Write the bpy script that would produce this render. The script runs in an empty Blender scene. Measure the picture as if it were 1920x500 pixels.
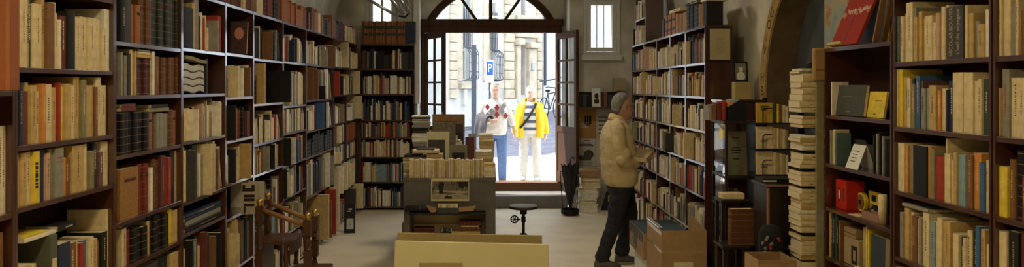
import bpy, bmesh, math, random
from mathutils import Vector, Matrix, noise
random.seed(7)
PI = math.pi
C = bpy.context.scene.collection
F, VX, VY, EYE = 1465.0, 920.0, 163.0, 1.8     # lens in pixels, vanishing point, eye height
def W(x, y, Y):                                  # a point of the photograph at depth Y, in metres
    return Vector(((x - VX) * Y / F, Y, EYE - (y - VY) * Y / F))
def zpx(y, Y): return EYE - (y - VY) * Y / F
def xpx(x, Y): return (x - VX) * Y / F

# ------------------------------------------------------------------ materials
def nodes(m):
    m.use_nodes = True
    nt = m.node_tree
    return nt, nt.nodes, nt.links, nt.nodes['Principled BSDF']
MATS = {}
def mat(name, col, rough=.6, var=.15, scale=30, bump=0.0, metal=0.0, coat=0.0, stretch=(1,1,1), spec=.3):
    if name in MATS: return MATS[name]
    m = bpy.data.materials.new(name); nt, N, L, p = nodes(m)
    p.inputs['Roughness'].default_value = rough; p.inputs['Metallic'].default_value = metal
    p.inputs['Coat Weight'].default_value = coat; p.inputs['Specular IOR Level'].default_value = spec
    tc = N.new('ShaderNodeTexCoord'); mp = N.new('ShaderNodeMapping'); mp.inputs['Scale'].default_value = stretch
    nz = N.new('ShaderNodeTexNoise'); nz.inputs['Scale'].default_value = scale; nz.inputs['Detail'].default_value = 4
    L.new(tc.outputs['Object'], mp.inputs['Vector']); L.new(mp.outputs['Vector'], nz.inputs['Vector'])
    mr = N.new('ShaderNodeMapRange'); mr.inputs['From Min'].default_value = .25; mr.inputs['From Max'].default_value = .75
    mr.inputs['To Min'].default_value = 1 - var; mr.inputs['To Max'].default_value = 1 + var
    L.new(nz.outputs['Fac'], mr.inputs['Value'])
    mx = N.new('ShaderNodeMix'); mx.data_type = 'RGBA'; mx.blend_type = 'MULTIPLY'; mx.inputs['Factor'].default_value = 1
    mx.inputs['A'].default_value = (*col, 1); L.new(mr.outputs['Result'], mx.inputs['B'])
    L.new(mx.outputs['Result'], p.inputs['Base Color'])
    if bump:
        b = N.new('ShaderNodeBump'); b.inputs['Strength'].default_value = bump; b.inputs['Distance'].default_value = .01
        L.new(nz.outputs['Fac'], b.inputs['Height']); L.new(b.outputs['Normal'], p.inputs['Normal'])
    MATS[name] = m
    return m
def leather(name, col, gold=(.30,.22,.09), step=.042):
    """leather spine with thin gilt lines every few centimetres of its own height"""
    m = bpy.data.materials.new(name); nt, N, L, p = nodes(m)
    tc = N.new('ShaderNodeTexCoord'); sp = N.new('ShaderNodeSeparateXYZ'); L.new(tc.outputs['Object'], sp.inputs[0])
    md = N.new('ShaderNodeMath'); md.operation = 'MODULO'; md.inputs[1].default_value = step
    ad = N.new('ShaderNodeMath'); ad.operation = 'ADD'; ad.inputs[1].default_value = 1.0; L.new(sp.outputs['Z'], ad.inputs[0]); L.new(ad.outputs[0], md.inputs[0])
    lt = N.new('ShaderNodeMath'); lt.operation = 'LESS_THAN'; lt.inputs[1].default_value = .0018; L.new(md.outputs[0], lt.inputs[0])
    nz = N.new('ShaderNodeTexNoise'); nz.inputs['Scale'].default_value = 60; L.new(tc.outputs['Object'], nz.inputs['Vector'])
    mr = N.new('ShaderNodeMapRange'); mr.inputs['To Min'].default_value = .6; mr.inputs['To Max'].default_value = 1.4; L.new(nz.outputs['Fac'], mr.inputs['Value'])
    mu = N.new('ShaderNodeMix'); mu.data_type = 'RGBA'; mu.blend_type = 'MULTIPLY'; mu.inputs['Factor'].default_value = 1
    mu.inputs['A'].default_value = (*col, 1); L.new(mr.outputs['Result'], mu.inputs['B'])
    mx = N.new('ShaderNodeMix'); mx.data_type = 'RGBA'; L.new(lt.outputs[0], mx.inputs['Factor'])
    L.new(mu.outputs['Result'], mx.inputs['A']); mx.inputs['B'].default_value = (*gold, 1)
    L.new(mx.outputs['Result'], p.inputs['Base Color']); p.inputs['Roughness'].default_value = .5; p.inputs['Specular IOR Level'].default_value = .22
    bp = N.new('ShaderNodeBump'); bp.inputs['Strength'].default_value = .5; bp.inputs['Distance'].default_value = .003
    L.new(lt.outputs[0], bp.inputs['Height']); L.new(bp.outputs['Normal'], p.inputs['Normal'])
    MATS[name] = m
    return m
def glass(name, tint=(.95,.97,.97), ior=1.5):
    m = bpy.data.materials.new(name); nt, N, L, p = nodes(m)
    t = N.new('ShaderNodeBsdfTransparent'); t.inputs[0].default_value = (*tint, 1)
    g = N.new('ShaderNodeBsdfGlossy'); g.inputs['Roughness'].default_value = .01
    fr = N.new('ShaderNodeFresnel'); fr.inputs['IOR'].default_value = ior
    ms = N.new('ShaderNodeMixShader')
    ge = N.new('ShaderNodeNewGeometry'); om = N.new('ShaderNodeMath'); om.operation = 'SUBTRACT'; om.inputs[0].default_value = 1; L.new(ge.outputs['Backfacing'], om.inputs[1])
    fm = N.new('ShaderNodeMath'); fm.operation = 'MULTIPLY'; L.new(fr.outputs[0], fm.inputs[0]); L.new(om.outputs[0], fm.inputs[1])
    L.new(fm.outputs[0], ms.inputs[0]); L.new(t.outputs[0], ms.inputs[1]); L.new(g.outputs[0], ms.inputs[2])
    L.new(ms.outputs[0], N['Material Output'].inputs['Surface'])
    MATS[name] = m
    return m

# ------------------------------------------------------------------ mesh builder
class MB:
    def __init__(s): s.v, s.f, s.m = [], [], []
    def add(s, vs, fs, mi=0, M=None):
        b = len(s.v)
        s.v += [tuple(M @ Vector(v)) if M is not None else tuple(v) for v in vs]
        s.f += [tuple(b + i for i in f) for f in fs]; s.m += [mi] * len(fs)
        return s
    def box(s, x0, x1, y0, y1, z0, z1, mi=0, M=None):
        vs = [(x, y, z) for z in (z0, z1) for y in (y0, y1) for x in (x0, x1)]
        return s.add(vs, [(0,2,3,1), (4,5,7,6), (0,1,5,4), (2,6,7,3), (0,4,6,2), (1,3,7,5)], mi, M)
    def prism(s, poly, z0, z1, mi=0, M=None):     # polygon in XY drawn up along Z
        n = len(poly)
        vs = [(x, y, z0) for x, y in poly] + [(x, y, z1) for x, y in poly]
        fs = [tuple(reversed(range(n))), tuple(range(n, 2*n))] + [(i, (i+1) % n, n + (i+1) % n, n + i) for i in range(n)]
        return s.add(vs, fs, mi, M)
    def tube(s, pts, r, n=8, mi=0, M=None, flat=1.0, up=None, caps=True):
        """round (or flattened) tube through pts; r one radius or one per point"""
        pts = [Vector(p) for p in pts]; k = len(pts)
        rs = r if isinstance(r, (list, tuple)) else [r] * k
        vs, fs = [], []; last = None
        for i, p in enumerate(pts):
            t = (pts[min(i+1, k-1)] - pts[max(i-1, 0)]).normalized()
            if last is None:
                a = Vector(up) if up else (Vector((0,0,1)) if abs(t.z) < .9 else Vector((1,0,0)))
            else: a = last
            a = (a - t * a.dot(t)).normalized(); last = a; b = t.cross(a)
            ra, rb = rs[i] if isinstance(rs[i], (list, tuple)) else (rs[i], rs[i] * flat)
            vs += [p + a * ra * math.cos(2*PI*j/n) + b * rb * math.sin(2*PI*j/n) for j in range(n)]
        for i in range(k - 1):
            fs += [(i*n + j, i*n + (j+1) % n, (i+1)*n + (j+1) % n, (i+1)*n + j) for j in range(n)]
        if caps: fs += [tuple(reversed(range(n))), tuple(range((k-1)*n, k*n))]
        return s.add(vs, fs, mi, M)
    def lathe(s, prof, n=20, mi=0, M=None):        # (radius, z) profile about Z
        vs, fs = [], []; k = len(prof)
        for r, z in prof: vs += [(r * math.cos(2*PI*j/n), r * math.sin(2*PI*j/n), z) for j in range(n)]
        for i in range(k - 1): fs += [(i*n + j, i*n + (j+1) % n, (i+1)*n + (j+1) % n, (i+1)*n + j) for j in range(n)]
        fs += [tuple(reversed(range(n))), tuple(range((k-1)*n, k*n))]
        return s.add(vs, fs, mi, M)
    def ball(s, c, r, n=12, k=8, mi=0, M=None):
        r = r if isinstance(r, (tuple, list)) else (r, r, r); vs, fs = [], []
        for i in range(1, k):
            a = PI * i / k
            vs += [(c[0] + r[0]*math.sin(a)*math.cos(2*PI*j/n), c[1] + r[1]*math.sin(a)*math.sin(2*PI*j/n), c[2] - r[2]*math.cos(a)) for j in range(n)]
        for i in range(k - 2): fs += [(i*n + j, i*n + (j+1) % n, (i+1)*n + (j+1) % n, (i+1)*n + j) for j in range(n)]
        q = len(vs); vs += [(c[0], c[1], c[2] - r[2]), (c[0], c[1], c[2] + r[2])]
        fs += [(q, (j+1) % n, j) for j in range(n)] + [(q+1, (k-2)*n + j, (k-2)*n + (j+1) % n) for j in range(n)]
        return s.add(vs, fs, mi, M)
    def build(s, name, m, parent=None, loc=None, rot=None, smooth=False, bevel=0):
        me = bpy.data.meshes.new(name); me.from_pydata(s.v, [], s.f)
        for x in (m if isinstance(m, (list, tuple)) else [m]): me.materials.append(x)
        me.polygons.foreach_set('material_index', s.m)
        if smooth: me.polygons.foreach_set('use_smooth', [True] * len(s.f))
        me.update()
        o = bpy.data.objects.new(name, me); C.objects.link(o)
        if parent: o.parent = parent
        if loc is not None: o.location = loc
        if rot is not None: o.rotation_euler = rot
        if bevel:
            b = o.modifiers.new('bevel', 'BEVEL'); b.width = bevel; b.segments = 2; b.limit_method = 'ANGLE'
        return o
def box(name, m, x0, x1, y0, y1, z0, z1, parent=None, bevel=0, **k):
    return MB().box(x0, x1, y0, y1, z0, z1).build(name, m, parent, bevel=bevel, **k)
def tag(o, label=None, cat=None, group=None, kind=None):
    if label: o['label'] = label
    if cat: o['category'] = cat
    if group: o['group'] = group
    if kind: o['kind'] = kind
    return o
def thing(name, label, cat, loc=(0,0,0), rotz=0, group=None, rot=None):
    o = bpy.data.objects.new(name, None); C.objects.link(o); o.location = loc
    o.rotation_euler = rot if rot else (0, 0, rotz); o.empty_display_size = .1
    return tag(o, label, cat, group)
def bake(o):
    """apply an object's modifiers to its mesh"""
    dg = bpy.context.evaluated_depsgraph_get()
    me = bpy.data.meshes.new_from_object(o.evaluated_get(dg), depsgraph=dg)
    o.modifiers.clear(); o.data = me
    return o
def cut(o, cutters):
    for c in cutters:
        b = o.modifiers.new('cut', 'BOOLEAN'); b.operation = 'DIFFERENCE'; b.object = c; b.solver = 'EXACT'
    bpy.context.view_layer.update(); bake(o)
    for c in cutters: bpy.data.objects.remove(c, do_unlink=True)
    return o
def fuse(o, voxel, smooth=2):
    """melt overlapping lofts into one continuous skin"""
    r = o.modifiers.new('fuse', 'REMESH'); r.mode = 'VOXEL'; r.voxel_size = voxel; r.use_smooth_shade = True
    if smooth:
        s = o.modifiers.new('smooth', 'SMOOTH'); s.iterations = smooth; s.factor = .5
    bpy.context.view_layer.update(); bake(o)
    o.data.polygons.foreach_set('use_smooth', [True] * len(o.data.polygons))
    return o
def crumple(o, amp, sc, seed=0.0):
    """push cloth in and out along its normals into soft folds"""
    me = o.data; ns = [v.normal.copy() for v in me.vertices]
    for v, nn in zip(me.vertices, ns):
        p = Vector((v.co.x*sc[0] + seed, v.co.y*sc[1], v.co.z*sc[2]))
        v.co += nn * amp * (noise.noise(p) + .5*noise.noise(p*2.3))
    me.update(); return o
def text(name, body, size, m, parent, loc, rot, depth=.0006, align='CENTER', sx=1.0):
    cu = bpy.data.curves.new(name, 'FONT'); cu.body = body; cu.size = size; cu.extrude = depth; cu.align_x = align; cu.align_y = 'CENTER'
    o = bpy.data.objects.new(name, cu); C.objects.link(o); bpy.context.view_layer.update()
    me = bpy.data.meshes.new_from_object(o.evaluated_get(bpy.context.evaluated_depsgraph_get()))
    bpy.data.objects.remove(o, do_unlink=True)
    q = bpy.data.objects.new(name, me); C.objects.link(q); me.materials.clear(); me.materials.append(m)
    q.parent = parent; q.location = loc; q.rotation_euler = rot; q.scale = (sx, 1, 1)
    return q

# ------------------------------------------------------------------ palette
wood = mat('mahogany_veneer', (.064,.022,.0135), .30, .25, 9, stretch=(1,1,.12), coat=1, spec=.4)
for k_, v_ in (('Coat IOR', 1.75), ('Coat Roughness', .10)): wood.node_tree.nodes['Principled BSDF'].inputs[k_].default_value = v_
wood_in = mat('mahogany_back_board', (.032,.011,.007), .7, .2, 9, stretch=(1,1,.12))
oak = mat('dark_door_timber', (.075,.036,.02), .7, .25, 12, stretch=(1,1,.15), spec=.12)
plaster = mat('old_lime_plaster', (.57,.54,.455), .9, .40, 2.2, bump=.8)
floor_m = mat('pale_concrete', (.74,.655,.48), .45, .14, 2.2, bump=.05, spec=.4)
steel = mat('black_iron', (.015,.015,.016), .4, .1, 30, metal=.6)
chrome = mat('brushed_steel', (.35,.36,.38), .3, .1, 30, metal=.9)
brass = mat('worn_brass', (.55,.36,.10), .35, .2, 30, metal=.9)
paper = mat('page_edges', (.62,.54,.38), .85, .18, 90, stretch=(1,25,1))
card = mat('brown_cardboard', (.34,.215,.105), .8, .12, 14)
white_p = mat('white_paint', (.72,.72,.68), .5, .08, 12)
grey_p = mat('grey_counter_paint', (.115,.11,.10), .55, .15, 10)
black = mat('matt_black', (.012,.012,.013), .55, .1, 20)
ink = mat('printing_ink', (.02,.018,.016), .7, .1, 20)
gold_ink = mat('gilt_lettering', (.42,.33,.16), .45, .1, 20)
cream_p = mat('cream_board', (.61,.57,.345), .75, .06, 6)
tan_p = mat('brown_mount_board', (.36,.28,.135), .8, .08, 6)
pane_m = glass('window_glass')

COL = {  # code: (colour, words, leather)
 'c': ((.66,.55,.33), 'cream', 0), 'w': ((.74,.70,.58), 'off-white', 0), 't': ((.50,.35,.14), 'tan', 0), 'y': ((.70,.53,.05), 'yellow', 0),
 'o': ((.55,.24,.06), 'orange', 0), 'r': ((.32,.04,.025), 'red', 0), 'm': ((.13,.035,.028), 'maroon', 0), 'n': ((.20,.095,.04), 'brown', 0),
 'k': ((.012,.012,.014), 'black', 0), 'd': ((.05,.05,.052), 'charcoal', 0), 'g': ((.26,.25,.21), 'grey', 0), 'e': ((.035,.06,.042), 'dark-green', 0),
 'v': ((.24,.21,.11), 'olive', 0), 'b': ((.05,.13,.28), 'blue', 0), 'u': ((.025,.035,.075), 'navy', 0), 'l': ((.22,.33,.37), 'pale-blue', 0),
 's': ((.09,.15,.15), 'teal', 0), 'p': ((.15,.075,.075), 'plum', 0), 'q': ((.52,.34,.25), 'pinkish', 0),
 'K': ((.010,.009,.010), 'gilt black', 1), 'N': ((.12,.05,.022), 'gilt brown', 1), 'M': ((.075,.02,.018), 'gilt maroon', 1), 'R': ((.17,.028,.02), 'gilt red', 1),
 'E': ((.022,.030,.020), 'gilt green', 1), 'T': ((.30,.155,.045), 'tan leather', 1), 'D': ((.04,.037,.037), 'gilt charcoal', 1), 'O': ((.30,.11,.04), 'russet leather', 1),
}
KEYS = list(COL)
BM = {k: (leather(v[1].replace(' ', '_') + '_spine', v[0]) if v[2] else mat(v[1] + '_book_cloth', v[0], .6, .2, 25)) for k, v in COL.items()}

# ------------------------------------------------------------------ books
ORD = ['zeroth','first','second','third','fourth','fifth','sixth','seventh','eighth','ninth','tenth','eleventh','twelfth','thirteenth','fourteenth','fifteenth',
 'sixteenth','seventeenth','eighteenth','nineteenth','twentieth','twenty-first','twenty-second','twenty-third','twenty-fourth','twenty-fifth','twenty-sixth',
 'twenty-seventh','twenty-eighth','twenty-ninth','thirtieth','thirty-first','thirty-second','thirty-third','thirty-fourth','thirty-fifth','thirty-sixth','thirty-seventh','thirty-eighth','thirty-ninth','fortieth']
def nth(i, n):                  # 'fourth from left' / 'last on right'
    l, r = i + 1, n - i
    if n == 1: return 'alone'
    if l == 1: return 'first on left'
    if r == 1: return 'last on right'
    return (ORD[min(l, 40)] + ' from left') if l <= r else (ORD[min(r, 40)] + ' from right')
BOOKS = []                      # every book of the shop; the largest in view become objects
def book(t, h, d, col, M, label, w, u=None, group='shelved books', force=False, extra=None, bands=None):
    """t thick, h tall, d deep; M places it: local x from spine inwards, y thickness, z up. w: how much of the photo it fills"""
    BOOKS.append(dict(t=t, h=h, d=d, col=col, M=M, label=label, w=w, hard=COL[col][2] or random.random() < .35, group=group, force=force, extra=extra, bands=bands))
def book_shapes(b):
    t, h, d = b['t'], b['h'], b['d']; hw = t / 2; bd = min(.0028, t * .2) if b['hard'] else min(.0008, t * .1)
    r = min(.006, hw * .7) if b['hard'] else min(.0012, hw*.3)
    arc = [(r * (1 - math.sin(a)), -hw * math.cos(a)) for a in [PI * i / 6 for i in range(7)]]
    prof = [(d, -hw)] + arc + [(d, hw), (d, hw - bd), (r + bd, hw - bd), (r + bd, -hw + bd), (d, -hw + bd)]
    ins = .003 if b['hard'] else .0004
    n = len(prof)
    vs = [(x, y, 0) for x, y in prof] + [(x, y, h) for x, y in prof]
    fs = [tuple(reversed(range(n))), tuple(range(n, 2*n))] + [(i, (i+1) % n, n + (i+1) % n, n + i) for i in range(n)]
    pg = MB().box(r + bd + .0002, d - ins, -hw + bd + .0002, hw - bd - .0002, ins, h - ins)
    return vs, fs, pg
def area(M, t, h, d):
    """pixels that the spine (and a bit of cover) fills"""
    pts = [M @ Vector((0, y, z)) for y in (-t/2, t/2) for z in (0, h)]
    q = [((p.x) * F / p.y + VX, VY - (p.z - EYE) * F / p.y) for p in pts]
    a = lambda i, j, k: abs((q[j][0]-q[i][0])*(q[k][1]-q[i][1]) - (q[k][0]-q[i][0])*(q[j][1]-q[i][1])) / 2
    xs, ys = [p[0] for p in q], [p[1] for p in q]
    vis = max(0, min(max(xs), 1920) - max(min(xs), 0)) / max(1e-6, max(xs) - min(xs)) * max(0, min(max(ys), 500) - max(min(ys), 0)) / max(1e-6, max(ys) - min(ys))
    return (a(0,1,2) + a(1,2,3)) * vis
LIMS = {}
def top_at(run, ra, rb, z, deep=.3):
    """height of the tallest book already standing between ra and rb on the shelf at z"""
    best = z
    for b in BOOKS:
        p = b['M'].translation; r = p.y if run.kind == 'left' else -p.y
        if abs((p.x - run.front)) < .1 and ra - b['t']/2 < r < rb + b['t']/2 and abs(p.z - z) < .02: best = max(best, p.z + b['h'])
    return best + .0012
class Run:
    """a line of shelves: kind 'left' / 'right' / 'back', front plane, and what its bays are called"""
    def __init__(s, kind, front): s.kind, s.front = kind, front
    def place(s, r, inset, z, lean=0, jitter=0):
        if s.kind == 'left': return Matrix.Translation((s.front - inset, r, z)) @ Matrix.Rotation(PI + jitter, 4, 'Z') @ Matrix.Rotation(lean, 4, 'X')
        if s.kind == 'right': return Matrix.Translation((s.front + inset, -r, z)) @ Matrix.Rotation(jitter, 4, 'Z') @ Matrix.Rotation(lean, 4, 'X')
        return Matrix.Translation((r, s.front + inset, z)) @ Matrix.Rotation(PI/2 + jitter, 4, 'Z') @ Matrix.Rotation(lean, 4, 'X')
    def r_of(s, x, inset=.012):
        if s.kind == 'left': return F * (s.front - inset) / (x - VX)
        if s.kind == 'right': return -F * (s.front + inset) / (x - VX)
        return (x - VX) * (s.front + inset) / F
    def depth_at(s, r): return r if s.kind == 'left' else (-r if s.kind == 'right' else s.front)
def words_of(t, h, col, med_h=.215):
    a = 'tall ' if h > med_h + .035 else ('short ' if h < med_h - .035 else '')
    return a + ('thick ' if t > .05 and not a else '') + COL[col][1] + ' book'
def commit(run, row, z, rowname, bayname):
    n = len(row)
    for i, b in enumerate(row):
        M = run.place(b['r'], b['inset'], z + b.get('dz', 0) + .0006, b.get('lean', 0))
        lab = f"{words_of(b['t'], b['h'], b['col'])}, {nth(i, n)} on {rowname}, {bayname}"
        book(b['t'], b['h'], b['d'], b['col'], M, lab, area(M, b['t'], b['h'], b['d']) * (1.5 if b['inset'] < 0 else 1) * b.get('vis', 1), extra=b.get('extra'), bands=b.get('bands'))
def row_px(run, x0, toks, z, gap, rowname, bayname, depth=.228, extras=(), lim=None, bands=None):
    """a row read off the photograph: 'x1:ytop:colour' for each spine from x0 on"""
    row, xa = [], x0
    if lim is None: lim = LIMS.get(bayname)
    for k, tk in enumerate(toks.split()):
        xb, yt, col = tk.split(':'); xb = float(xb); yt = float(yt)
        ra, rb = run.r_of(xa), run.r_of(xb); xa = xb
        if lim: ra, rb = min(max(ra, lim[0]), lim[1]), min(max(rb, lim[0]), lim[1]); above = [q for q in lim[2] if q > z + .05]; gap = min(gap, min(above) - .022 - z) if above else gap
        t = abs(rb - ra) - .0008
        if t < .004: continue
        Y = abs(run.depth_at((ra + rb) / 2)); h = min(max(zpx(yt, Y) - z, .09), gap - .012)
        inset = .012 + (k * 7 % 5) * .004
        row.append(dict(t=t, h=h, d=min(depth - inset - .004, max(.12, h * .68 + (k * 13 % 5) * .006)), col=col, r=(ra + rb) / 2, inset=inset, extra=dict(extras).get(k), bands=bands))
    commit(run, row, z, rowname, bayname)
STY = {'mix': 'cccwwwttnnkkdggrubvlmqe', 'pale': 'cccccwwwwwtggvnqrdk', 'old': 'NNKKMDETTRnmkc', 'dark': 'kkdnmuKKDeNgcw', 'grey': 'ggwwwcdkkvlnd', 'set': 'KKKKDDEE', 'spine': 'wwwwccckkdggrnubu', 'rus': 'OOOONOO'}
def row_rand(run, r0, r1, z, gap, style, rowname, bayname, depth=.228, fill=1.0, tmin=.010, tmax=.030, sets=.12, seed=None, hmul=1.0, stop=None, tilt=True, out=.07):
    """fill r0..r1 with books of one temper"""
    rnd = random.Random(seed if seed is not None else hash((round(r0, 3), round(z, 3))) & 0xffff)
    r, end, row, pool = r0 + .004, r0 + (r1 - r0) * fill - .004, [], STY[style]
    if gap > .36: hmul *= 1.5
    base = min(gap - .02, {'old': .21, 'set': .21, 'pale': .205}.get(style, .225) * hmul)
    while r < end - .012:
        col = rnd.choice(pool); cnt = rnd.randint(3, 7) if rnd.random() < sets else 1
        t = rnd.uniform(tmin, tmax) * (1 if cnt == 1 else .85); h = min(gap - .014, max(.13, rnd.gauss(base, .028))); ins = rnd.uniform(.006, .03)
        if rnd.random() < out and cnt == 1: ins = -rnd.uniform(.02, .07); h = min(gap - .014, h * 1.12)
        for _ in range(cnt):
            if r + t > end: break
            row.append(dict(t=t - .0008, h=h, d=max(.1, min(depth - ins - .006, h * .7)), col=col, r=r + t/2, inset=ins)); r += t
        if cnt == 1 and t > end - r and r + tmin > end: break
    gap_l = r1 - r - .006
    if tilt and gap_l > .06 and row:                       # the last ones lean back on the row
        h = min(row[-1]['h'], gap - .03) * .97; fi = min(.35, math.asin(min(.9, (gap_l * .7) / h))); t = rnd.uniform(.012, .022)
        if gap_l > h * math.sin(fi) + t + .004:
            xb = r + h * math.sin(fi) + .004
            row.append(dict(t=t, h=h, d=.15, col=rnd.choice(pool), r=xb + t/2*math.cos(fi), inset=.02, lean=-fi, dz=t/2*math.sin(fi)))
    commit(run, row, z, rowname, bayname)
def flat_book(cx, cy, z, t, a, b, col, rotz, label, group, w=None, extra=None, spine='near', force=False):
    """a book lying down: a long, b deep; its spine towards -y before rotz"""
    M = Matrix.Translation((cx, cy, z)) @ Matrix.Rotation(rotz, 4, 'Z') @ Matrix(((0,0,1,-a/2),(1,0,0,-b/2),(0,1,0,t/2),(0,0,0,1)))
    book(t - .0006, a, b, col, M, label, w if w is not None else a * t * (F / cy) ** 2, group=group, extra=extra, force=force)
def flush_books(limit=300):
    BOOKS.sort(key=lambda b: (not b['force'], -b['w']))
    inview = [b for b in BOOKS if b['w'] > 0]
    rest = MB(); used = {}
    mats = [BM[k] for k in KEYS] + [paper]
    rnd = random.Random(3)
    for i, b in enumerate(inview):
        vs, fs, pg = book_shapes(b); bd = None
        if b['bands']:
            bd = MB()
            for z0, z1 in b['bands'][1]: bd.box(-.0006, .004, -b['t']*.47, b['t']*.47, b['h']*z0, b['h']*z1)
        if i < limit:
            o = MB().add(vs, fs).build('book', BM[b['col']]); o.matrix_world = b['M']
            tag(o, b['label'], 'book', b['group'])
            pg.build('page_block', paper, o)
            t, h, col = b['t'], b['h'], b['col']
            ex = b['extra']
            if bd: bd.build('title_band', BM[b['bands'][0]], o)
            elif callable(ex): ex(o, b)
            elif t > .012 and rnd.random() < .62:
                if COL[col][2]: lc = BM['M'] if col in 'KDENT' else BM['K']; z0, z1 = h * .74, h * .81
                elif col in 'cwtqgl': lc = rnd.choice([ink, BM['n'], BM['r'], BM['d']]); z0, z1 = None, None
                else: lc = rnd.choice([gold_ink, BM['c'], BM['w']]); z0, z1 = None, None
                q = MB()
                if z0: q.box(-.0005, .0006, -t * .3, t * .3, z0, z1)
                else:                                       # worn lettering down the spine
                    z = h * rnd.uniform(.3, .42); e = h * rnd.uniform(.75, .9); ww = min(.004, t * .14)
                    while z < e:
                        l = rnd.uniform(.003, .007); q.box(-.0005, .0004, -ww, ww * rnd.uniform(.2, 1), z, z + l); z += l + rnd.uniform(.002, .006)
                q.build('spine_label' if z0 else 'spine_lettering', lc, o)
        else:
            if bd: rest.add(bd.v, bd.f, KEYS.index(b['bands'][0]), b['M'])
            rest.add(vs, fs, KEYS.index(b['col']), b['M']); rest.add(pg.v, pg.f, len(KEYS), b['M'])
    if rest.v:
        o = rest.build('smaller_shelved_book_mass', mats)
        tag(o, 'the many smaller spines filling the far bays and darker shelves', 'books', None, 'stuff')
    return len(inview)
# ================================================================== the room
WX, WY, SPR, RISE = 2.3, 11.75, 2.78, 1.2      # side walls, back wall, vault spring and rise
YF = -1.6
def st(o): return tag(o, kind='structure')
st(box('floor', floor_m, -2.9, 2.9, YF - .2, WY, -.2, 0))
st(box('wall_left', plaster, -WX - .4, -WX, YF, WY + .6, 0, SPR + .25))
wr = box('wall_right', plaster, WX, WX + .6, YF, WY + .6, 0, SPR + .25)
# the painted arch: a shallow recess in the right wall
AC, AR, AS = 5.545, .975, 1.75
arch = [(AC - AR, -.2), (AC + AR, -.2)] + [(AC + AR * math.cos(PI * i / 24), AS + AR * math.sin(PI * i / 24)) for i in range(25)]
TOX = Matrix(((0,0,1,0),(1,0,0,0),(0,1,0,0),(0,0,0,1)))            # prism axis z -> world x
cut(wr, [MB().prism(arch, WX - .1, WX + .24, M=TOX).build('cutter', plaster)]); st(wr)
blue_wall = mat('blue_grey_distemper', (.075,.088,.10), .85, .2, 6)
arch_in = [(AC - AR + .002, 0), (AC + AR - .002, 0)] + [(AC + (AR - .002) * math.cos(PI * i / 24), AS + (AR - .002) * math.sin(PI * i / 24)) for i in range(25)]
st(MB().prism(arch_in, WX + .228, WX + .238, M=TOX).build('trim_3', blue_wall))
def arch_band(r0, r1, x0, x1, m, name):
    mb = MB(); a = [(AC + r1 * math.cos(PI * i / 40), AS + r1 * math.sin(PI * i / 40)) for i in range(41)]
    b = [(AC + r0 * math.cos(PI * i / 40), AS + r0 * math.sin(PI * i / 40)) for i in range(41)]
    a = [(AC + r1, 0)] + a + [(AC - r1, 0)]; b = [(AC + r0, 0)] + b + [(AC - r0, 0)]
    for i in range(len(a) - 1): mb.prism([a[i], a[i+1], b[i+1], b[i]], x0, x1, M=TOX)
    return st(mb.build(name, m))
stone = mat('dark_soffit_stone', (.15,.10,.055), .9, .35, 7, bump=.5)
band_m = mat('ochre_painted_band', (.42,.27,.10), .85, .25, 5)
arch_band(AR - .012, AR - .001, WX + .001, WX + .226, stone, 'trim_1')
ab = arch_band(AR, AR + .13, WX - .012, WX - .001, band_m, 'trim_2')
dark_script = mat('faded_script_paint', (.05,.035,.02), .85, .2, 20)
for k, ch in enumerate('YUABHIVIOU'):          # letters painted round the arch, climbing from the far jamb
    z0 = 1.42 + k * .115; rr = AR + .065
    if z0 < AS: y, z, a = AC + rr, z0, 0
    else:
        a = (z0 - AS) / rr; y, z = AC + rr * math.cos(a), AS + rr * math.sin(a)
    tl = text('painted_letter', ch, .11, dark_script, ab, (0, 0, 0), (0, 0, 0), .0004)
    tl.matrix_local = Matrix(((0, 0, -1, WX - .0125), (-math.cos(a), -math.sin(a), 0, y), (-math.sin(a), math.cos(a), 0, z), (0, 0, 0, 1)))
# vault
mb = MB(); n = 28; vs, fs = [], []
for k in range(2):
    for y in (YF - .1, WY + .05):
        for i in range(n + 1):
            a = PI * i / n; vs.append(((WX + .12 * k) * math.cos(a), y, SPR + (RISE + .15 * k) * math.sin(a)))
m1 = n + 1
for k in range(2): fs += [(2*k*m1 + i, 2*k*m1 + i + 1, (2*k+1)*m1 + i + 1, (2*k+1)*m1 + i) for i in range(n)]
st(mb.add(vs, fs).build('ceiling', plaster, smooth=True))
st(box('wall_front', plaster, -2.9, 2.9, YF - .3, YF, 0, 4.2))
# the back wall with the doorway, its arched light and two small windows
wb = box('wall_back', plaster, -2.9, 2.9, WY, WY + .62, 0, 4.2)
def arched(x0, x1, z0, zs, zt=None):            # splayed opening outline
    c, r = (x0 + x1) / 2, (x1 - x0) / 2; k = 1 if zt is None else (zt - zs) / r
    return [(x0, z0), (x1, z0)] + [(c + r * math.cos(PI * i / 24), zs + k * r * math.sin(PI * i / 24)) for i in range(25)]
def splay(inner, outer, y0, y1):
    n = len(inner); e = .02
    vs = [(x, y0 - e, z) for x, z in inner] + [(x, y1 + e, z) for x, z in outer]
    fs = [tuple(range(n)), tuple(reversed(range(n, 2*n)))] + [(i, n + i, n + (i+1) % n, (i+1) % n) for i in range(n)]
    return MB().add(vs, fs).build('cutter', plaster)
SC, SR = .584, 1.048                              # fanlight: a segment of a circle
DOORWAY = [(-1.10, -.1), (1.12, -.1), (1.12, 2.86)] + [((SR + .105) * math.sin(a), 2.865 - SC + (SR + .105) * math.cos(a)) for a in [math.acos(SC / (SR + .105)) * (1 - i / 12) for i in range(25)]] + [(-1.10, 2.86)]
def rect(x0, x1, z0, z1): return [(x0, z0), (x1, z0), (x1, z1), (x0, z1)]
DY = 12.3                                        # the plane of the door
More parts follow.
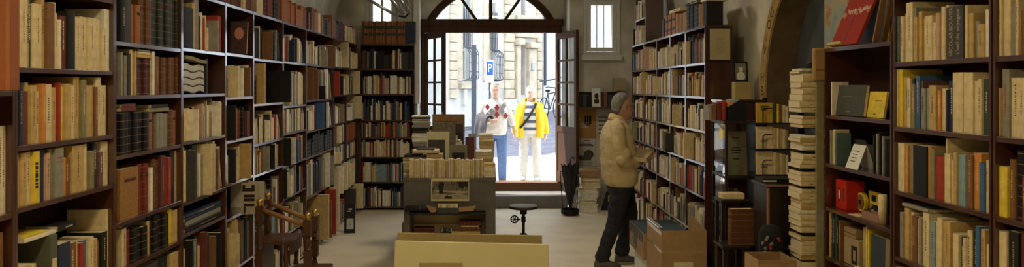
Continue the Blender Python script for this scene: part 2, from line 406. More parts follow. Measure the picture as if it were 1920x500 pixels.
# small right window as seen (1093-1157, 3-110), set back in the wall
ww = [xpx(1097, WY + .1), xpx(1154, WY + .1)]; wz = [zpx(100, WY + .1), zpx(4, WY + .1)]
lw = [xpx(688, WY + .2), xpx(748, WY + .2)]; lz = [zpx(62, WY + .2), zpx(-22, WY + .2)]
cut(wb, [splay(arched(-1.10, 1.19, -.1, 3.2, 3.9), arched(-1.10, 1.17, -.1, 3.2, 3.9), WY, WY + .48), splay(DOORWAY, DOORWAY, WY + .45, WY + .62),
         splay(rect(*ww, *wz), rect(*ww, *wz), WY, WY + .62), splay(rect(*lw, *lz), rect(*lw, *lz), WY, WY + .62)])
st(wb)
def window(name, x0, x1, z0, z1, y, fr, sash, m):
    o = thing(name, None, None, ((x0 + x1) / 2, y, z0)); st(o); w, h = (x1 - x0) / 2, z1 - z0
    f = MB(); f.box(-w - .01, -w + fr, 0, .06, -.01, h + .01); f.box(w - fr, w + .01, 0, .06, -.01, h + .01); f.box(-w + fr, w - fr, 0, .06, -.01, fr); f.box(-w + fr, w - fr, 0, .06, h - fr, h + .01)
    f.build('window_frame', m, o, bevel=.004)
    i = fr + .004; s = MB(); s.box(-w + i, -w + i + sash, -.012, .04, i, h - i); s.box(w - i - sash, w - i, -.012, .04, i, h - i); s.box(-w + i + sash, w - i - sash, -.012, .04, i, i + sash); s.box(-w + i + sash, w - i - sash, -.012, .04, h - i - sash, h - i)
    s.build('window_sash', m, o, bevel=.004)
    box('window_pane', pane_m, -w + i + sash, w - i - sash, .012, .018, i + sash, h - i - sash, o)
    return o
win_p = mat('grey_white_window_paint', (.66,.66,.61), .5, .08, 10)
w1 = window('window_1', ww[0] - .03, ww[1] + .03, wz[0] - .02, wz[1] + .04, WY - .055, .04, .055, win_p)
box('window_sill', win_p, ww[0] - .285 - (ww[0]+ww[1])/2 + .22, ww[1] + .07 - (ww[0]+ww[1])/2, -.05, .06, -.09, -.012, w1, bevel=.004)
for q in range(3): MB().tube([(-.11 + .11*q, .55, -.1), (-.11 + .11*q, .55, 1.0)], .008, 8).build('window_bar', mat('pale_window_bar', (.45,.47,.5), .5, .1, 10), w1)
w2 = window('window_2', *lw, *lz, WY + .1, .05, .05, win_p)
box('window_mullion', win_p, -.014, .014, -.008, .036, .11, lz[1] - lz[0] - .11, w2)
# lit plaster reveal edge beside the door, its brightness painted as a white strip
st(box('trim_4', white_p, xpx(775, 11.62), xpx(787, 11.62), 11.62, 11.745, 1.55, 3.6, bevel=.01))
# door step and sill
st(box('trim_5', mat('worn_stone_step', (.17,.155,.14), .5, .2, 6), -1.09, 1.15, WY - .12, DY + .04, 0, .18, bevel=.012))
st(box('trim_6', mat('worn_oak_sill', (.13,.06,.026), .4, .25, 9, stretch=(.1,1,1)), -1.09, 1.12, DY - .1, DY + .16, .185, .315, bevel=.01))
# ------------------------------------------------------------------ the door: frame, transom, fanlight, two leaves
d = thing('door_1', None, None, (0, DY, .32)); st(d)
fr = MB(); fr.box(-1.095, -1.035, -.05, .05, 0, 2.329); fr.box(1.04, 1.10, -.05, .05, 0, 2.329); fr.build('door_frame', oak, d, bevel=.006)
MB().box(-1.10, 1.12, -.09, .06, 2.33, 2.44).box(-1.10, 1.14, -.11, .05, 2.441, 2.54).build('door_transom', oak, d, bevel=.006)
fl = MB(); z0 = 2.545
def seg(r, n=32): th = math.acos(SC / r); return [(r * math.sin(th - 2*th*i/n), z0 - SC + r * math.cos(th - 2*th*i/n)) for i in range(n + 1)]
so_, si_ = seg(SR + .11), seg(SR)
for i in range(32):
    q = [si_[i], so_[i], so_[i+1], si_[i+1]]
    fl.add([(x, y, z) for y in (-.05, .05) for x, z in q], [(0,1,2,3), (7,6,5,4), (0,4,5,1), (2,6,7,3), (0,3,7,4), (1,5,6,2)])
fl.build('fanlight_frame', oak, d)
bars = MB()
for b0, sl in ((0, 0), (.235, .70), (-.235, -.70)):          # glazing bars spreading upwards
    t = .0
    while (b0 + sl*t)**2 + (t + SC)**2 < (SR + .01)**2: t += .005
    q = [(b0 - .027, z0), (b0 + .027, z0), (b0 + sl*t + .027, z0 + t), (b0 + sl*t - .027, z0 + t)]
    bars = MB().add([(u, y, w) for y in (-.03, .03) for u, w in q], [(0,1,2,3), (7,6,5,4), (0,4,5,1), (1,5,6,2), (2,6,7,3), (3,7,4,0)])
    bars.build('fanlight_bar', oak, d)
fan = seg(SR + .004, 24)
MB().prism(fan, -.004, .004, M=Matrix(((1,0,0,0),(0,0,1,0),(0,1,0,0),(0,0,0,1)))).build('fanlight_pane', pane_m, d)
def leaf(hx, ex, ey, flip):                      # hinged at hx in the door plane, free edge at (ex, ey)
    L = math.hypot(ex - hx, ey - DY); a = math.atan2(ey - DY, ex - hx)
    o = thing('door_leaf', None, None, (hx, 0, .01), a); o.parent = d; H = 2.31
    f = MB(); s = .085; zb = .78; ys = (-.022, .022)
    f.box(0, s, *ys, 0, H); f.box(L - s, L, *ys, 0, H); f.box(s, L - s, *ys, 0, .16); f.box(s, L - s, *ys, zb, zb + .09); f.box(s, L - s, *ys, H - .10, H)
    f.build('leaf_frame', oak, o, bevel=.004)
    box('leaf_panel', oak, s, L - s, -.012, .012, .16, zb, o, bevel=.003)
    g = MB(); zz = zb + .09; hh = (H - .10 - zz) / 4; mid = L / 2
    for k in range(1, 4): g.box(s, L - s, -.016, .016, zz + hh*k - .014, zz + hh*k + .014)
    g.box(mid - .015, mid + .015, -.0165, .0165, zz, H - .10); g.build('leaf_glazing_bar', oak, o)
    box('leaf_pane', pane_m, s, L - s, -.003, .003, zz, H - .10, o)
    side = 1 if flip else -1
    MB().tube([(L - .045, side*.02, 1.0), (L - .045, side*.06, 1.0), (L - .15, side*.065, 1.0)], .009, 8).box(L - .065, L - .025, min(side*.022, side*.026), max(side*.022, side*.026), .88, 1.1).build('leaf_handle', brass, o)
    return o
leaf(-1.033, -.68, 11.55, False); leaf(1.038, 1.275, 11.48, True)

# ================================================================== outside
pale_stone = mat('pale_limestone', (.60,.57,.52), .85, .2, 3, bump=.2)
warm_stone = mat('honey_limestone', (.58,.48,.34), .85, .25, 4, bump=.25)
cob = mat('grey_cobbles', (.20,.19,.22), .8, .3, 5, bump=.4)
pave = mat('white_pavement', (.60,.59,.57), .8, .1, 4)
def street_z(x, y): return .1 + max(0, y - 14) * .0426 + .119 * x * min(1, max(0, (y - 15) / 6))
def sheet(name, m, x0, x1, y0, y1, nx, ny, dz=0):
    vs = [(x0 + (x1-x0)*i/nx, y0 + (y1-y0)*j/ny, 0) for j in range(ny+1) for i in range(nx+1)]
    vs = [(x, y, street_z(x, y) + dz) for x, y, _ in vs] + [(x, y, street_z(x, y) + dz - .1) for x, y, _ in vs]; q = (nx+1)*(ny+1)
    fs = [(j*(nx+1)+i, j*(nx+1)+i+1, (j+1)*(nx+1)+i+1, (j+1)*(nx+1)+i) for j in range(ny) for i in range(nx)]
    fs += [tuple(q + k for k in reversed(f)) for f in fs]
    return st(MB().add(vs, fs).build(name, m))
sheet('street', cob, -12, 12, 17.2, 36, 24, 19)
sheet('pavement', pave, -12, 12, DY + .17, 17.2, 24, 8, .012)
# façade across the street, running away to the right
FO, FT, FN = Vector((-1.28, 24, 0)), Vector((.643, .766, 0)), Vector((.766, -.643, 0))
fa = math.atan2(.766, .643)
def FS(x): k = (x - VX) / F; return (k * 24 + 1.28) / (.643 - .766 * k)
def FZ(x, y): return zpx(y, 24 + .766 * FS(x))
fac = thing('street_townhouse', 'pale stone townhouse with barred windows and a carved doorway across the street', 'building', FO, fa)
# local axes: x along the wall, y into the wall (so -y is outwards), z up
def FB(x0, x1, y0, y1, out, m, name, back=.05, bevel=.01):
    s0, s1 = FS(x0), FS(x1); xm = (x0 + x1) / 2
    return box(name, m, s0, s1, -out, back, FZ(xm, y1), FZ(xm, y0), fac, bevel=bevel)
wall_top = 9.6
hw = box('house_wall', pale_stone, -9, 14, 0, .5, -1, wall_top, fac)
gl_dark = mat('dark_window_panes', (.10,.13,.17), .15, .2, 3)
cuts = []
for (x0, x1, y0, y1) in ((868, 882, -75, 150), (917, 929, -60, 150), (977, 985, -20, 178)):
    cuts.append(MB().box(FS(x0), FS(x1), -.2, .35, FZ((x0+x1)/2, y1), FZ((x0+x1)/2, y0)).build('cutter', pale_stone, loc=FO, rot=(0, 0, fa)))
cut(hw, cuts)
def house_window(x0, x1, y0, y1):
    xm = (x0+x1)/2; s0, s1, z0, z1 = FS(x0), FS(x1), FZ(xm, y1), FZ(xm, y0)
    f = MB(); w = .05
    f.box(s0, s0+w, .2, .28, z0, z1); f.box(s1-w, s1, .2, .28, z0, z1); f.box((s0+s1)/2-.03, (s0+s1)/2+.03, .2, .28, z0, z1)
    for k in range(5): zz = z0 + (z1 - z0 - w) * k / 4; f.box(s0, s1, .205, .275, zz, zz + w)
    q = f.build('window', white_p, fac)
    box('pane', gl_dark, s0, s1, .285, .3, z0, z1, q)
house_window(868, 882, -75, 150); house_window(917, 929, -60, 150)
irn = mat('blue_grey_ironwork', (.055,.062,.08), .5, .15, 20)
def grille(x0, x1, yt, yb, n=6):
    xm = (x0 + x1) / 2; s0, s1, zt, zb = FS(x0), FS(x1), FZ(xm, yt), FZ(xm, yb); g = MB()
    for k in range(n):
        s = s0 + (s1 - s0) * k / (n - 1)
        g.tube([(s, -.02, zt + 1.2), (s, -.03, zt + .02), (s, -.1, zt - .04), (s, -.24, zt - .12), (s, -.30, zt - .24), (s, -.31, zb + .2), (s, -.29, zb + .08), (s, -.22, zb + .02), (s, -.01, zb)], .0125, 6)
    o = g.build('window_grille', irn, fac, smooth=True)
    h = MB()
    for f_ in (.25, .5, .75): zz = zt + (zb - zt) * f_; h.tube([(s0, -.3, zz), (s1, -.3, zz)], .012, 6)
    for zz in (zt + .35, zt + .8): h.tube([(s0, -.03, zz), (s1, -.03, zz)], .012, 6)
    h.build('grille_rail', irn, o)
grille(867, 884, 86, 151); grille(917, 931, 92, 152)
FB(860, 890, 155, 166, .16, warm_stone, 'window_ledge'); FB(915, 938, 155, 165, .16, warm_stone, 'window_ledge')
FB(866, 871, 167, 196, .12, pale_stone, 'ledge_bracket'); FB(919, 923, 167, 192, .12, pale_stone, 'ledge_bracket')
FB(845, 940, 214, 236, .14, pale_stone, 'plinth'); FB(855, 866, -80, 152, .05, warm_stone, 'window_surround'); FB(884, 890, -80, 60, .05, warm_stone, 'window_surround')
FB(905, 916, -70, 152, .05, warm_stone, 'window_surround')
for (x0, x1) in ((842, 855), (944, 961)):
    y, k = -95, 0
    while y < 185:
        FB(x0, x1, y, y + 16.5, .09 + .012 * (k % 2), warm_stone, 'rusticated_block', bevel=.02); y += 17.5; k += 1
FB(940, 963, 186, 206, .16, pale_stone, 'pillar_base')
FB(963.5, 970, 86, 190, .16, warm_stone, 'door_pilaster'); FB(962, 973, 72, 85, .30, warm_stone, 'pilaster_capital', bevel=.04)
FB(986, 1000, 92, 186, .16, warm_stone, 'door_pilaster'); FB(984, 1003, 80, 91, .30, warm_stone, 'pilaster_capital', bevel=.04); FB(983, 1004, 187, 200, .22, pale_stone, 'pilaster_base')
FB(962, 1003, 30, 71, .22, warm_stone, 'door_lintel', bevel=.04)
box('house_door', mat('brown_street_door', (.25,.11,.045), .5, .2, 8, stretch=(1,1,.2)), FS(977), FS(985), .2, .28, FZ(981, 178), FZ(981, -20), fac)
FB(989, 994, 119, 132, .22, chrome, 'intercom', bevel=.008)
y = -95
while y < 190: FB(1004.5, 1013, y, y + 16.5, .10, warm_stone, 'rusticated_block', bevel=.02); y += 17.5
ss = FS(1017); MB().tube([(ss, -.12, FZ(1017, 160)), (ss, -.12, 9)], .05, 8).build('drainpipe', irn, fac)
for k in range(3): box('doorstep', pale_stone, FS(952) - .1, FS(1008), -.95 + .25*k, -.02, FZ(975, 215) - .35 + .16*k, FZ(975, 215) - .19 + .16*k, fac, bevel=.01)
FB(836, 1040, -140, -120, .25, warm_stone, 'string_course')
box('roof', mat('clay_roof_tiles', (.30,.16,.10), .8, .2, 6), -9, 14, -.4, 3.5, wall_top, wall_top + .3, fac)
for k in range(6):                               # upper windows, above what the doorway shows
    s0 = -5 + k * 2.6
    q = box('window', white_p, s0, s0 + 1.0, -.03, -.002, 5.6, 7.4, fac); box('pane', gl_dark, s0 + .08, s0 + .92, -.04, -.031, 5.7, 7.3, q)
# street furniture
def stick(name, label, cat, x, Y):
    X = xpx(x, Y); return thing(name, label, cat, (X, Y, street_z(X, Y) + .005))
p = stick('parking_sign', 'blue and white parking sign on a thin grey post by the barred window', 'sign', 918.5, 20.5)
hz = zpx(113, 20.5) - p.location.z; lz_ = zpx(155, 20.5) - p.location.z
MB().tube([(0,0,0), (0,0,hz - .02)], .024, 10).build('post', irn, p)
MB().box(-.115, .115, -.045, -.027, lz_, hz).build('sign_panel', white_p, p, bevel=.006)
box('blue_field', mat('sign_blue', (.02,.10,.50), .4, .05, 5), -.085, .085, -.0475, -.0455, lz_ + .2, hz - .04, p)
text('sign_letter', 'P', .30, white_p, p, (0, -.048, (lz_ + hz) / 2 + .08), (PI/2, 0, 0), .001, sx=.75)
p = stick('street_post', 'slim blue-grey metal post standing in front of the first barred window', 'post', 888.5, 18.6)
hz = zpx(84, 18.6) - p.location.z
MB().box(-.06, .06, -.04, .04, 0, hz).build('post_shaft', irn, p, bevel=.012); MB().box(-.075, .075, -.055, .055, 0, .08).build('foot_plate', irn, p, bevel=.006)
def bicycle(x, Y, rz, label, m):
    X = xpx(x, Y); o = thing('bicycle', label, 'bicycle', (X, Y, street_z(X, Y) + .004), rz, 'bicycles leaning at the end of the wall')
    def wheel(cx):
        q = [(cx + .33*math.cos(2*PI*k/20), 0, .345 + .33*math.sin(2*PI*k/20)) for k in range(21)]
        w = MB().tube(q, .016, 6, caps=False).build('wheel', steel, o)
        s = MB()
        for k in range(8): s.tube([(cx, 0, .345), (cx + .32*math.cos(2*PI*k/8), 0, .345 + .32*math.sin(2*PI*k/8))], .003, 4)
        s.build('spoke', chrome, w)
    wheel(-.5); wheel(.5)
    f = MB(); P = dict(r=(-.5,0,.345), b=(-.08,0,.32), s=(-.22,0,.80), h=(.33,0,.86), f=(.5,0,.345))
    for a, b in ('rb', 'rs', 'bs', 'bh', 'sh', 'hf'): f.tube([P[a], P[b]], .017, 6)
    f.build('frame', m, o)
    MB().tube([(.33,0,.86), (.30,0,1.0), (.30,.25,1.02), (.2,.28,1.0)], .012, 6).tube([(.30,0,1.0), (.30,-.25,1.02), (.2,-.28,1.0)], .012, 6).build('handlebar', steel, o)
    MB().ball((-.24, 0, .9), (.13, .07, .04)).tube([(-.22,0,.8), (-.24,0,.9)], .014, 6).build('saddle', black, o)
bicycle(1033, 24.6, -1.2, 'dark bicycle parked at the far end of the street', irn)
# hand rail by the house steps
r_ = stick('street_railing', 'thin dark railing above the parked bicycle by the townhouse', 'railing', 1027, 25.5)
rz = zpx(152, 25.5) - r_.location.z
MB().tube([(-.15, .1, 0), (-.15, .1, rz)], .02, 6).tube([(.35, .4, 0), (.35, .4, rz + .1)], .02, 6).build('post', irn, r_)
MB().tube([(-.25, .04, rz), (.1, .26, rz + .03), (.5, .5, rz + .14)], .022, 6).build('handrail', irn, r_)
# weeds at the foot of the steps
wd = MB(); rw = random.Random(5)
for k in range(60):
    x, y = rw.uniform(.45, 1.0), rw.uniform(23.6, 24.2); z = street_z(x, y); a = rw.uniform(0, 6.3); l = rw.uniform(.06, .22)
    wd.add([(x, y, z), (x + .02*math.cos(a), y + .02*math.sin(a), z), (x + .5*l*math.sin(a), y - .5*l*math.cos(a), z + l)], [(0,1,2)])
tag(wd.build('weeds', mat('weed_green', (.10,.17,.04), .8, .2, 8)), 'small green weeds growing at the foot of the townhouse steps', 'weeds', None, 'stuff')
# ================================================================== bookcases
def bookcase(run, r0, r1, zs, top, depth, label, back=True, group='bookcases along the walls', lip=.022):
    """one unit from r0 to r1 (read left to right in the photo), shelf tops at zs, its own sides, back and top"""
    w = r1 - r0; M = run.place((r0 + r1) / 2, 0, 0)
    o = thing('bookcase', label, 'bookcase', group=group); o.matrix_world = M
    t = .016; e = .0015
    for s in (-1, 1): box('side_panel', wood, 0, depth, min(s*(w/2 - e), s*(w/2 - t)), max(s*(w/2 - e), s*(w/2 - t)), 0, top, o)
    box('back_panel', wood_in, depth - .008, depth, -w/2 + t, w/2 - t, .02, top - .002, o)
    for z in zs: box('shelf', wood, .002, depth - .009, -w/2 + t + .0005, w/2 - t - .0005, z - lip, z, o, bevel=.0015)
    box('top_board', wood, .002, depth - .009, -w/2 + t + .0005, w/2 - t - .0005, top - lip, top, o, bevel=.0015)
    if zs[-1] > .07: box('plinth', wood, .02, .04, -w/2 + t + .0005, w/2 - t - .0005, 0, .05, o)
    return o
LR = Run('left', -1.95); BR = Run('back', 11.42); RR = Run('right', 1.90); NR = Run('right', 2.05)
SH = ['', 'top shelf', 'second shelf down', 'third shelf down', 'fourth shelf down', 'fifth shelf down', 'sixth shelf down', 'seventh shelf down', 'lowest shelf']
# ---- left wall: bays by their uprights in the photograph
up = [2.50, 3.205, 4.055, 4.94, 5.76, 6.43, 7.345, 8.26, 9.72, 10.58, 11.40]
LB = ['bay at far left edge', 'nearest full left bay', 'leather-volume bay', 'third full left bay', 'fourth left bay', 'left bay behind steps', 'sixth left bay', 'seventh left bay', 'eighth left bay', 'corner left bay']
LS = [[2.25, 1.785, 1.287, .85, .4, .06], [2.25, 1.882, 1.556, 1.30, .85, .45, .06], [2.04, 1.755, 1.44, 1.085, .835, .47, .06], [2.05, 1.755, 1.452, 1.065, .86, .42, .06],
      [2.055, 1.725, 1.40, 1.08, .82, .42, .06], [2.04, 1.66, 1.325, 1.07, .72, .40, .06], [2.045, 1.62, 1.36, 1.055, .745, .40, .06],
      [2.05, 1.66, 1.33, 1.05, .62, .06], [2.06, 1.70, 1.34, 1.08, .83, .44, .06], [2.06, 1.70, 1.34, 1.06, .83, .44, .06]]
for i in range(10):
    lab = ['mahogany bookcase bay cut off at the far left edge, orange box on it', 'mahogany bookcase bay nearest the camera on the left, cream paperbacks on it', 'bookcase bay of dark gilt leather volumes, second full one on the left',
           'bookcase bay with wavy stacked pamphlets on its second shelf, left wall', 'bookcase bay with the dark pink-labelled book on its top shelf, left wall', 'bookcase bay rising behind the wooden library steps, left wall',
           'left wall bookcase bay just beyond the library steps', 'wide left wall bookcase bay, third from the back corner', 'left wall bookcase bay, second from the back corner', 'left wall bookcase bay touching the back corner'][i]
    bookcase(LR, up[i], up[i+1], LS[i], 2.42 if i > 1 else 2.60, .29, lab)
    LIMS[LB[i]] = (up[i] + .0175, up[i+1] - .0175, LS[i] + [2.42 if i > 1 else 2.60])
def extra_label_lines(n):                        # printed rules on a spine
    def f(o, b):
        for k in range(n): box('spine_rule', BM['r'], -.0006, .0006, -b['t']*.35, b['t']*.35, b['h']*(.80 - .09*k), b['h']*(.815 - .09*k), o)
    return f
def yellow_title(o, b):
    q = MB(); z = b['h'] * .28
    for l in (.012, .009, .012, .02, .008, .016, .011): q.box(-.0006, .0006, -b['t']*.2, b['t']*.2, z, z + l); z += l + .004
    q.build('spine_lettering', ink, o)
n1 = LB[1]
row_px(LR, 36, '53:-8:c 59:-5:t 65:-4:e 82:8:c 89:-6:t 103:6:n 109:5:c 114:25:c 118:37:w 129:30:m 143:22:k 156:33:c 168:32:c 182:34:c 193:36:c 199:55:c 211:18:w', 1.882, .40, 'top visible shelf', n1)
row_px(LR, 37, '44:155:u 56:171:m 60:155:t 71:160:t 79:171:c 87:157:o 102:158:c 113:164:t 117:155:r 124:162:y 134:157:t 144:160:c 155:144:t 164:150:v 179:160:t 184:163:n 194:145:c 206:160:c', 1.556, .32, SH[2], n1)
row_px(LR, 24, '31:280:e 38:280:c 43:283:t 54:280:t 63:280:c 75:275:y 79:281:c 89:278:u 96:287:q 104:276:v 120:276:g 127:295:o 138:296:n 159:268:t 169:270:c 177:283:v 182:262:k 188:270:d 195:285:p 209:263:c', 1.30, .25, SH[3], n1,
       extras=((5, yellow_title), (10, extra_label_lines(2))))
row_px(LR, 22, '31:468:e 37:490:d 62:463:t 70:475:c', .85, .2, SH[4], n1, depth=.10)
row_px(LR, 110, '132:455:u 147:455:n 153:452:c 160:455:r 166:450:b 176:444:c 186:448:t 192:452:n 203:434:k 212:393:c', .85, .38, 'fourth shelf end', n1)
# far-left edge bay
row_px(LR, -20, '0:255:t 8:240:c 20:236:w', 1.287, .40, 'middle shelf', LB[0])
row_px(LR, -22, '-10:440:k 4:434:c 14:436:n', .85, .38, 'lower shelf', LB[0])
# leather bay
n2 = LB[2]
row_px(LR, 228, '237:-5:k 249:-6:d 257:8:O 265:10:O 275:-3:N 285:-5:N 292:-8:E 299:-8:E 306:-9:E 312:-9:E 319:-10:E 326:-10:E 332:-10:E 338:-10:E', 2.04, .36, SH[1], n2)
row_px(LR, 227, '231:98:g 237:104:d 244:104:g 248:100:d 254:87:c 257:96:t 264:110:M 272:110:M 279:110:M 286:110:M 290:96:w 295:97:g 305:106:n 311:108:N 317:108:N 322:108:N 328:108:N 333:108:N 338:108:N', 1.755, .27, SH[2], n2)
row_px(LR, 227, '235:210:K 244:210:K 253:210:K 262:209:K 271:209:K 281:209:K 288:211:O 295:212:N 306:212:g 318:213:g 326:206:N 332:208:O 337:206:N', 1.44, .295, SH[3], n2)
row_px(LR, 227, '261:315:T 267:308:R 272:307:R 277:306:R 283:306:R 288:314:w 295:298:N 303:299:N 312:292:m 316:293:r 321:295:r 329:282:k 337:276:t', 1.085, .33, SH[4], n2)
row_px(LR, 230, '233:430:c 240:427:q 250:430:R 259:425:K 268:425:K 278:424:K 283:415:t 290:402:K 298:401:K 306:400:K 313:400:K 319:400:k 327:392:y 335:393:t', .835, .23, SH[5], n2)
row_px(LR, 232, '246:500:k 300:500:d 320:480:k 337:474:t', .47, .34, SH[6], n2)
# horizontal ones lying on top of rows in the leather bay
def lying(run, x0, x1, z, ts, cols, depth, labels, skew=0, group='books lying flat on the shelf rows', ceil_=None):
    ra, rb = sorted((run.r_of(x0), run.r_of(x1))); z = top_at(run, ra, rb, z)
    if ceil_: sc_ = min(1, (ceil_ - .022 - .006 - z) / sum(ts)); ts = [t * sc_ for t in ts]
    for k, (t, c) in enumerate(zip(ts, cols)):
        if t < .005: return z
        a = (rb - ra) * (1 - .06 * ((k * 7) % 3)); cx = run.front - .015 - depth/2 if run.kind == 'left' else run.front + .015 + depth/2
        flat_book(cx, abs((ra + rb) / 2), z + .0004, t, abs(a), depth, c, PI/2 if run.kind == 'left' else -PI/2, labels[k], group, w=abs(x1 - x0) * t * F / abs(ra))
        z += t + .0006
    return z
lying(LR, 258, 284, 1.755, [.022, .02, .02], 'tcg', .13, ['tan book lying under two others above the maroon set, leather-volume bay', 'cream book lying mid-pile above the maroon set, leather-volume bay', 'grey book lying topmost above the maroon set, leather-volume bay'], ceil_=2.04)
lying(LR, 229, 256, 1.44, [.02, .02], 'mm', .14, ['maroon book lying on the gilt black set, lower of two', 'maroon book lying on the gilt black set, upper of two'], ceil_=1.755)
lying(LR, 284, 318, 1.44, [.022, .02], 'vk', .14, ['olive book lying above the grey spines, leather-volume bay', 'black book lying topmost above the grey spines, leather-volume bay'], ceil_=1.755)
lying(LR, 231, 274, .835, [.03], 'k', .15, ['shiny black album lying on the gilt black set, leather-volume bay'], ceil_=1.085)
# pile of grey box file, albums on the bottom of the nearest bay
bf = thing('box_file', 'large olive-grey box file standing on the lowest shelf of the nearest left bay', 'box file', (LR.front - .012, LR.r_of(108.5), .851))
hh = zpx(441, 3.50) - .85
MB().box(-.255, 0, -.055, 0, 0, hh).build('file_case', mat('olive_grey_buckram', (.10,.105,.075), .7, .15, 20), bf, bevel=.004)
MB().box(.0003, .0013, -.045, -.01, .1, .18).build('file_label', BM['c'], bf)
yy = LR.r_of(80)
for k, (t, a, b, c, dy, lab) in enumerate([(.016, .30, .15, 'w', 0, 'off-white album lying directly on the olive box file'), (.012, .15, .13, 'y', -.03, 'yellow book lying on the off-white album, lowest shelf'), (.026, .165, .15, 'k', .13, 'black book with white page edges lying beside the yellow one, lowest shelf')]):
    flat_book(LR.front - .10, [3.43, 3.40, 3.645][k], .85 + hh + .002 + (.0165 if k == 1 else 0), t, [.24, .17, .155][k], b, c, PI/2, lab, 'books lying on the box file')
# third bay and onwards: tempers per shelf
T = {3: ['spine', 'grey', 'pale', 'pale', 'dark', 'mix', 'mix'], 4: ['dark', 'pale', 'old', 'pale', 'pale', 'mix', 'mix'], 5: ['dark', 'dark', 'pale', 'pale', 'dark', 'mix', 'mix'],
     6: ['spine', 'pale', 'pale', 'spine', 'spine', 'mix', 'spine'], 7: ['pale', 'mix', 'spine', 'set', 'spine', 'pale', 'mix'], 8: ['pale', 'pale', 'pale', 'mix', 'spine', 'pale', 'mix'], 9: ['pale', 'pale', 'pale', 'rus', 'spine', 'pale', 'mix']}
for i in range(3, 10):
    for j, z in enumerate(LS[i]):
        above = 2.40 if j == 0 else LS[i][j-1] - .022
        a, b, fill = up[i] + .018, up[i+1] - .018, 1.0
        st_ = T[i][j]
        if i == 3 and j == 0: a = LR.r_of(378)
        if i == 3 and j == 1: continue
        if i == 3 and j == 4: continue
        if i == 4 and j == 0: a = LR.r_of(462)
        if i == 5 and j == 1: b = LR.r_of(500)
        if i == 6 and j == 1: a = LR.r_of(546)
        if i == 4 and j == 4: a = LR.r_of(468)
        row_rand(LR, a, b, z, above - z, st_, SH[min(j + 1, 8)], LB[i], seed=i * 20 + j, sets=.10 if st_ != 'set' else .7, out=.05, tmax=.028, fill=random.uniform(.88, 1))
# books standing along the tops of the left bays
for i in range(3, 10):
    row_rand(LR, up[i] + .01, up[i+1] - .01, 2.42, .30, ['', '', '', 'set', 'old', 'old', 'rus', 'old', 'old', 'pale'][i], 'bookcase top', LB[i], seed=900 + i, sets=.8, tmin=.018, tmax=.030, tilt=False, out=0, fill=.97)
# third bay specials
row_px(LR, 346, '364:14:k 369:6:t 378:-2:g', 2.05, .35, 'top shelf left end', LB[3])
row_px(LR, 386, '390:110:k 392:112:w', 1.755, .28, SH[2], LB[3])
zz = 1.756
wave = mat('uncut_grey_paper', (.52,.51,.48), .85, .15, 40)
for k in range(4):                               # wavy bundles of uncut sheets
    o = thing('paper_bundle', ['wavy grey bundle of uncut sheets at the bottom of the pile, third left bay', 'wavy grey bundle of uncut sheets, second up in the pile', 'wavy grey bundle of uncut sheets, third up in the pile', 'wavy grey bundle of uncut sheets under the curled brown book'][k], 'bundle', (LR.front - .02, 0, zz), group='wavy paper bundles in the third left bay')
    y0, y1 = LR.r_of(346), LR.r_of(385); vs = []; n = 40; h = .045; ws = []
    for z in range(2):
        for dx in (0, -.19):
            for q in range(n + 1):
                u = q / n; wv = .007*math.sin(u*PI*3 + .6) + .007; vs.append((dx, y0 + (y1 - y0)*u, .0068 + z*(h - .0068) + wv)); ws.append((dx + (.004 if dx == 0 else 0), y0 + (y1 - y0)*u, z*.0063 + wv))
    m1 = n + 1; fs = []
    for q in range(n): fs += [(q, q+1, 2*m1+q+1, 2*m1+q), (m1+q+1, m1+q, 3*m1+q, 3*m1+q+1), (q+1, q, m1+q, m1+q+1), (2*m1+q, 2*m1+q+1, 3*m1+q+1, 3*m1+q)]
    fs += [(0, 2*m1, 3*m1, m1), (n, m1+n, 3*m1+n, 2*m1+n)]
    MB().add(vs, fs).build('sheet_block', wave, o); MB().add(ws, fs).build('gap_shade_sheet', BM['d'], o)  # dark sheet under each block paints the shaded gap between bundles
    zz += h + .0012
cb = thing('curled_book', 'curled brown book lying on the wavy paper bundles, third left bay', 'book', (LR.front - .02, 0, zz + .029), group='shelved books')
vs = []; n = 16
y0, y1 = LR.r_of(345), LR.r_of(384.5)
for z in (0, .022):
    for dx in (.02, -.17):
        for q in range(n + 1): u = q / n; vs.append((dx, y0 + (y1-y0)*u, z + .011*math.cos(u*PI*1.15 - .3)))
m1 = n + 1
MB().add(vs, [f for q in range(n) for f in ((q, q+1, 2*m1+q+1, 2*m1+q), (m1+q+1, m1+q, 3*m1+q, 3*m1+q+1), (q+1, q, m1+q, m1+q+1), (2*m1+q, 2*m1+q+1, 3*m1+q+1, 3*m1+q))] + [(0, 2*m1, 3*m1, m1), (n, m1+n, 3*m1+n, 2*m1+n)]).build('cover', BM['v'], cb)
lying(LR, 348, 418, .86, [.022, .016, .03, .02, .018], 'kdguu', .2, ['black folio at the bottom of the flat pile, third left bay', 'charcoal folio, second up in the flat pile, third left bay', 'grey folio, third up in the flat pile, third left bay', 'navy folio, fourth up in the flat pile, third left bay', 'navy folio topmost on the flat pile, third left bay'], group='folios lying flat in the third left bay')
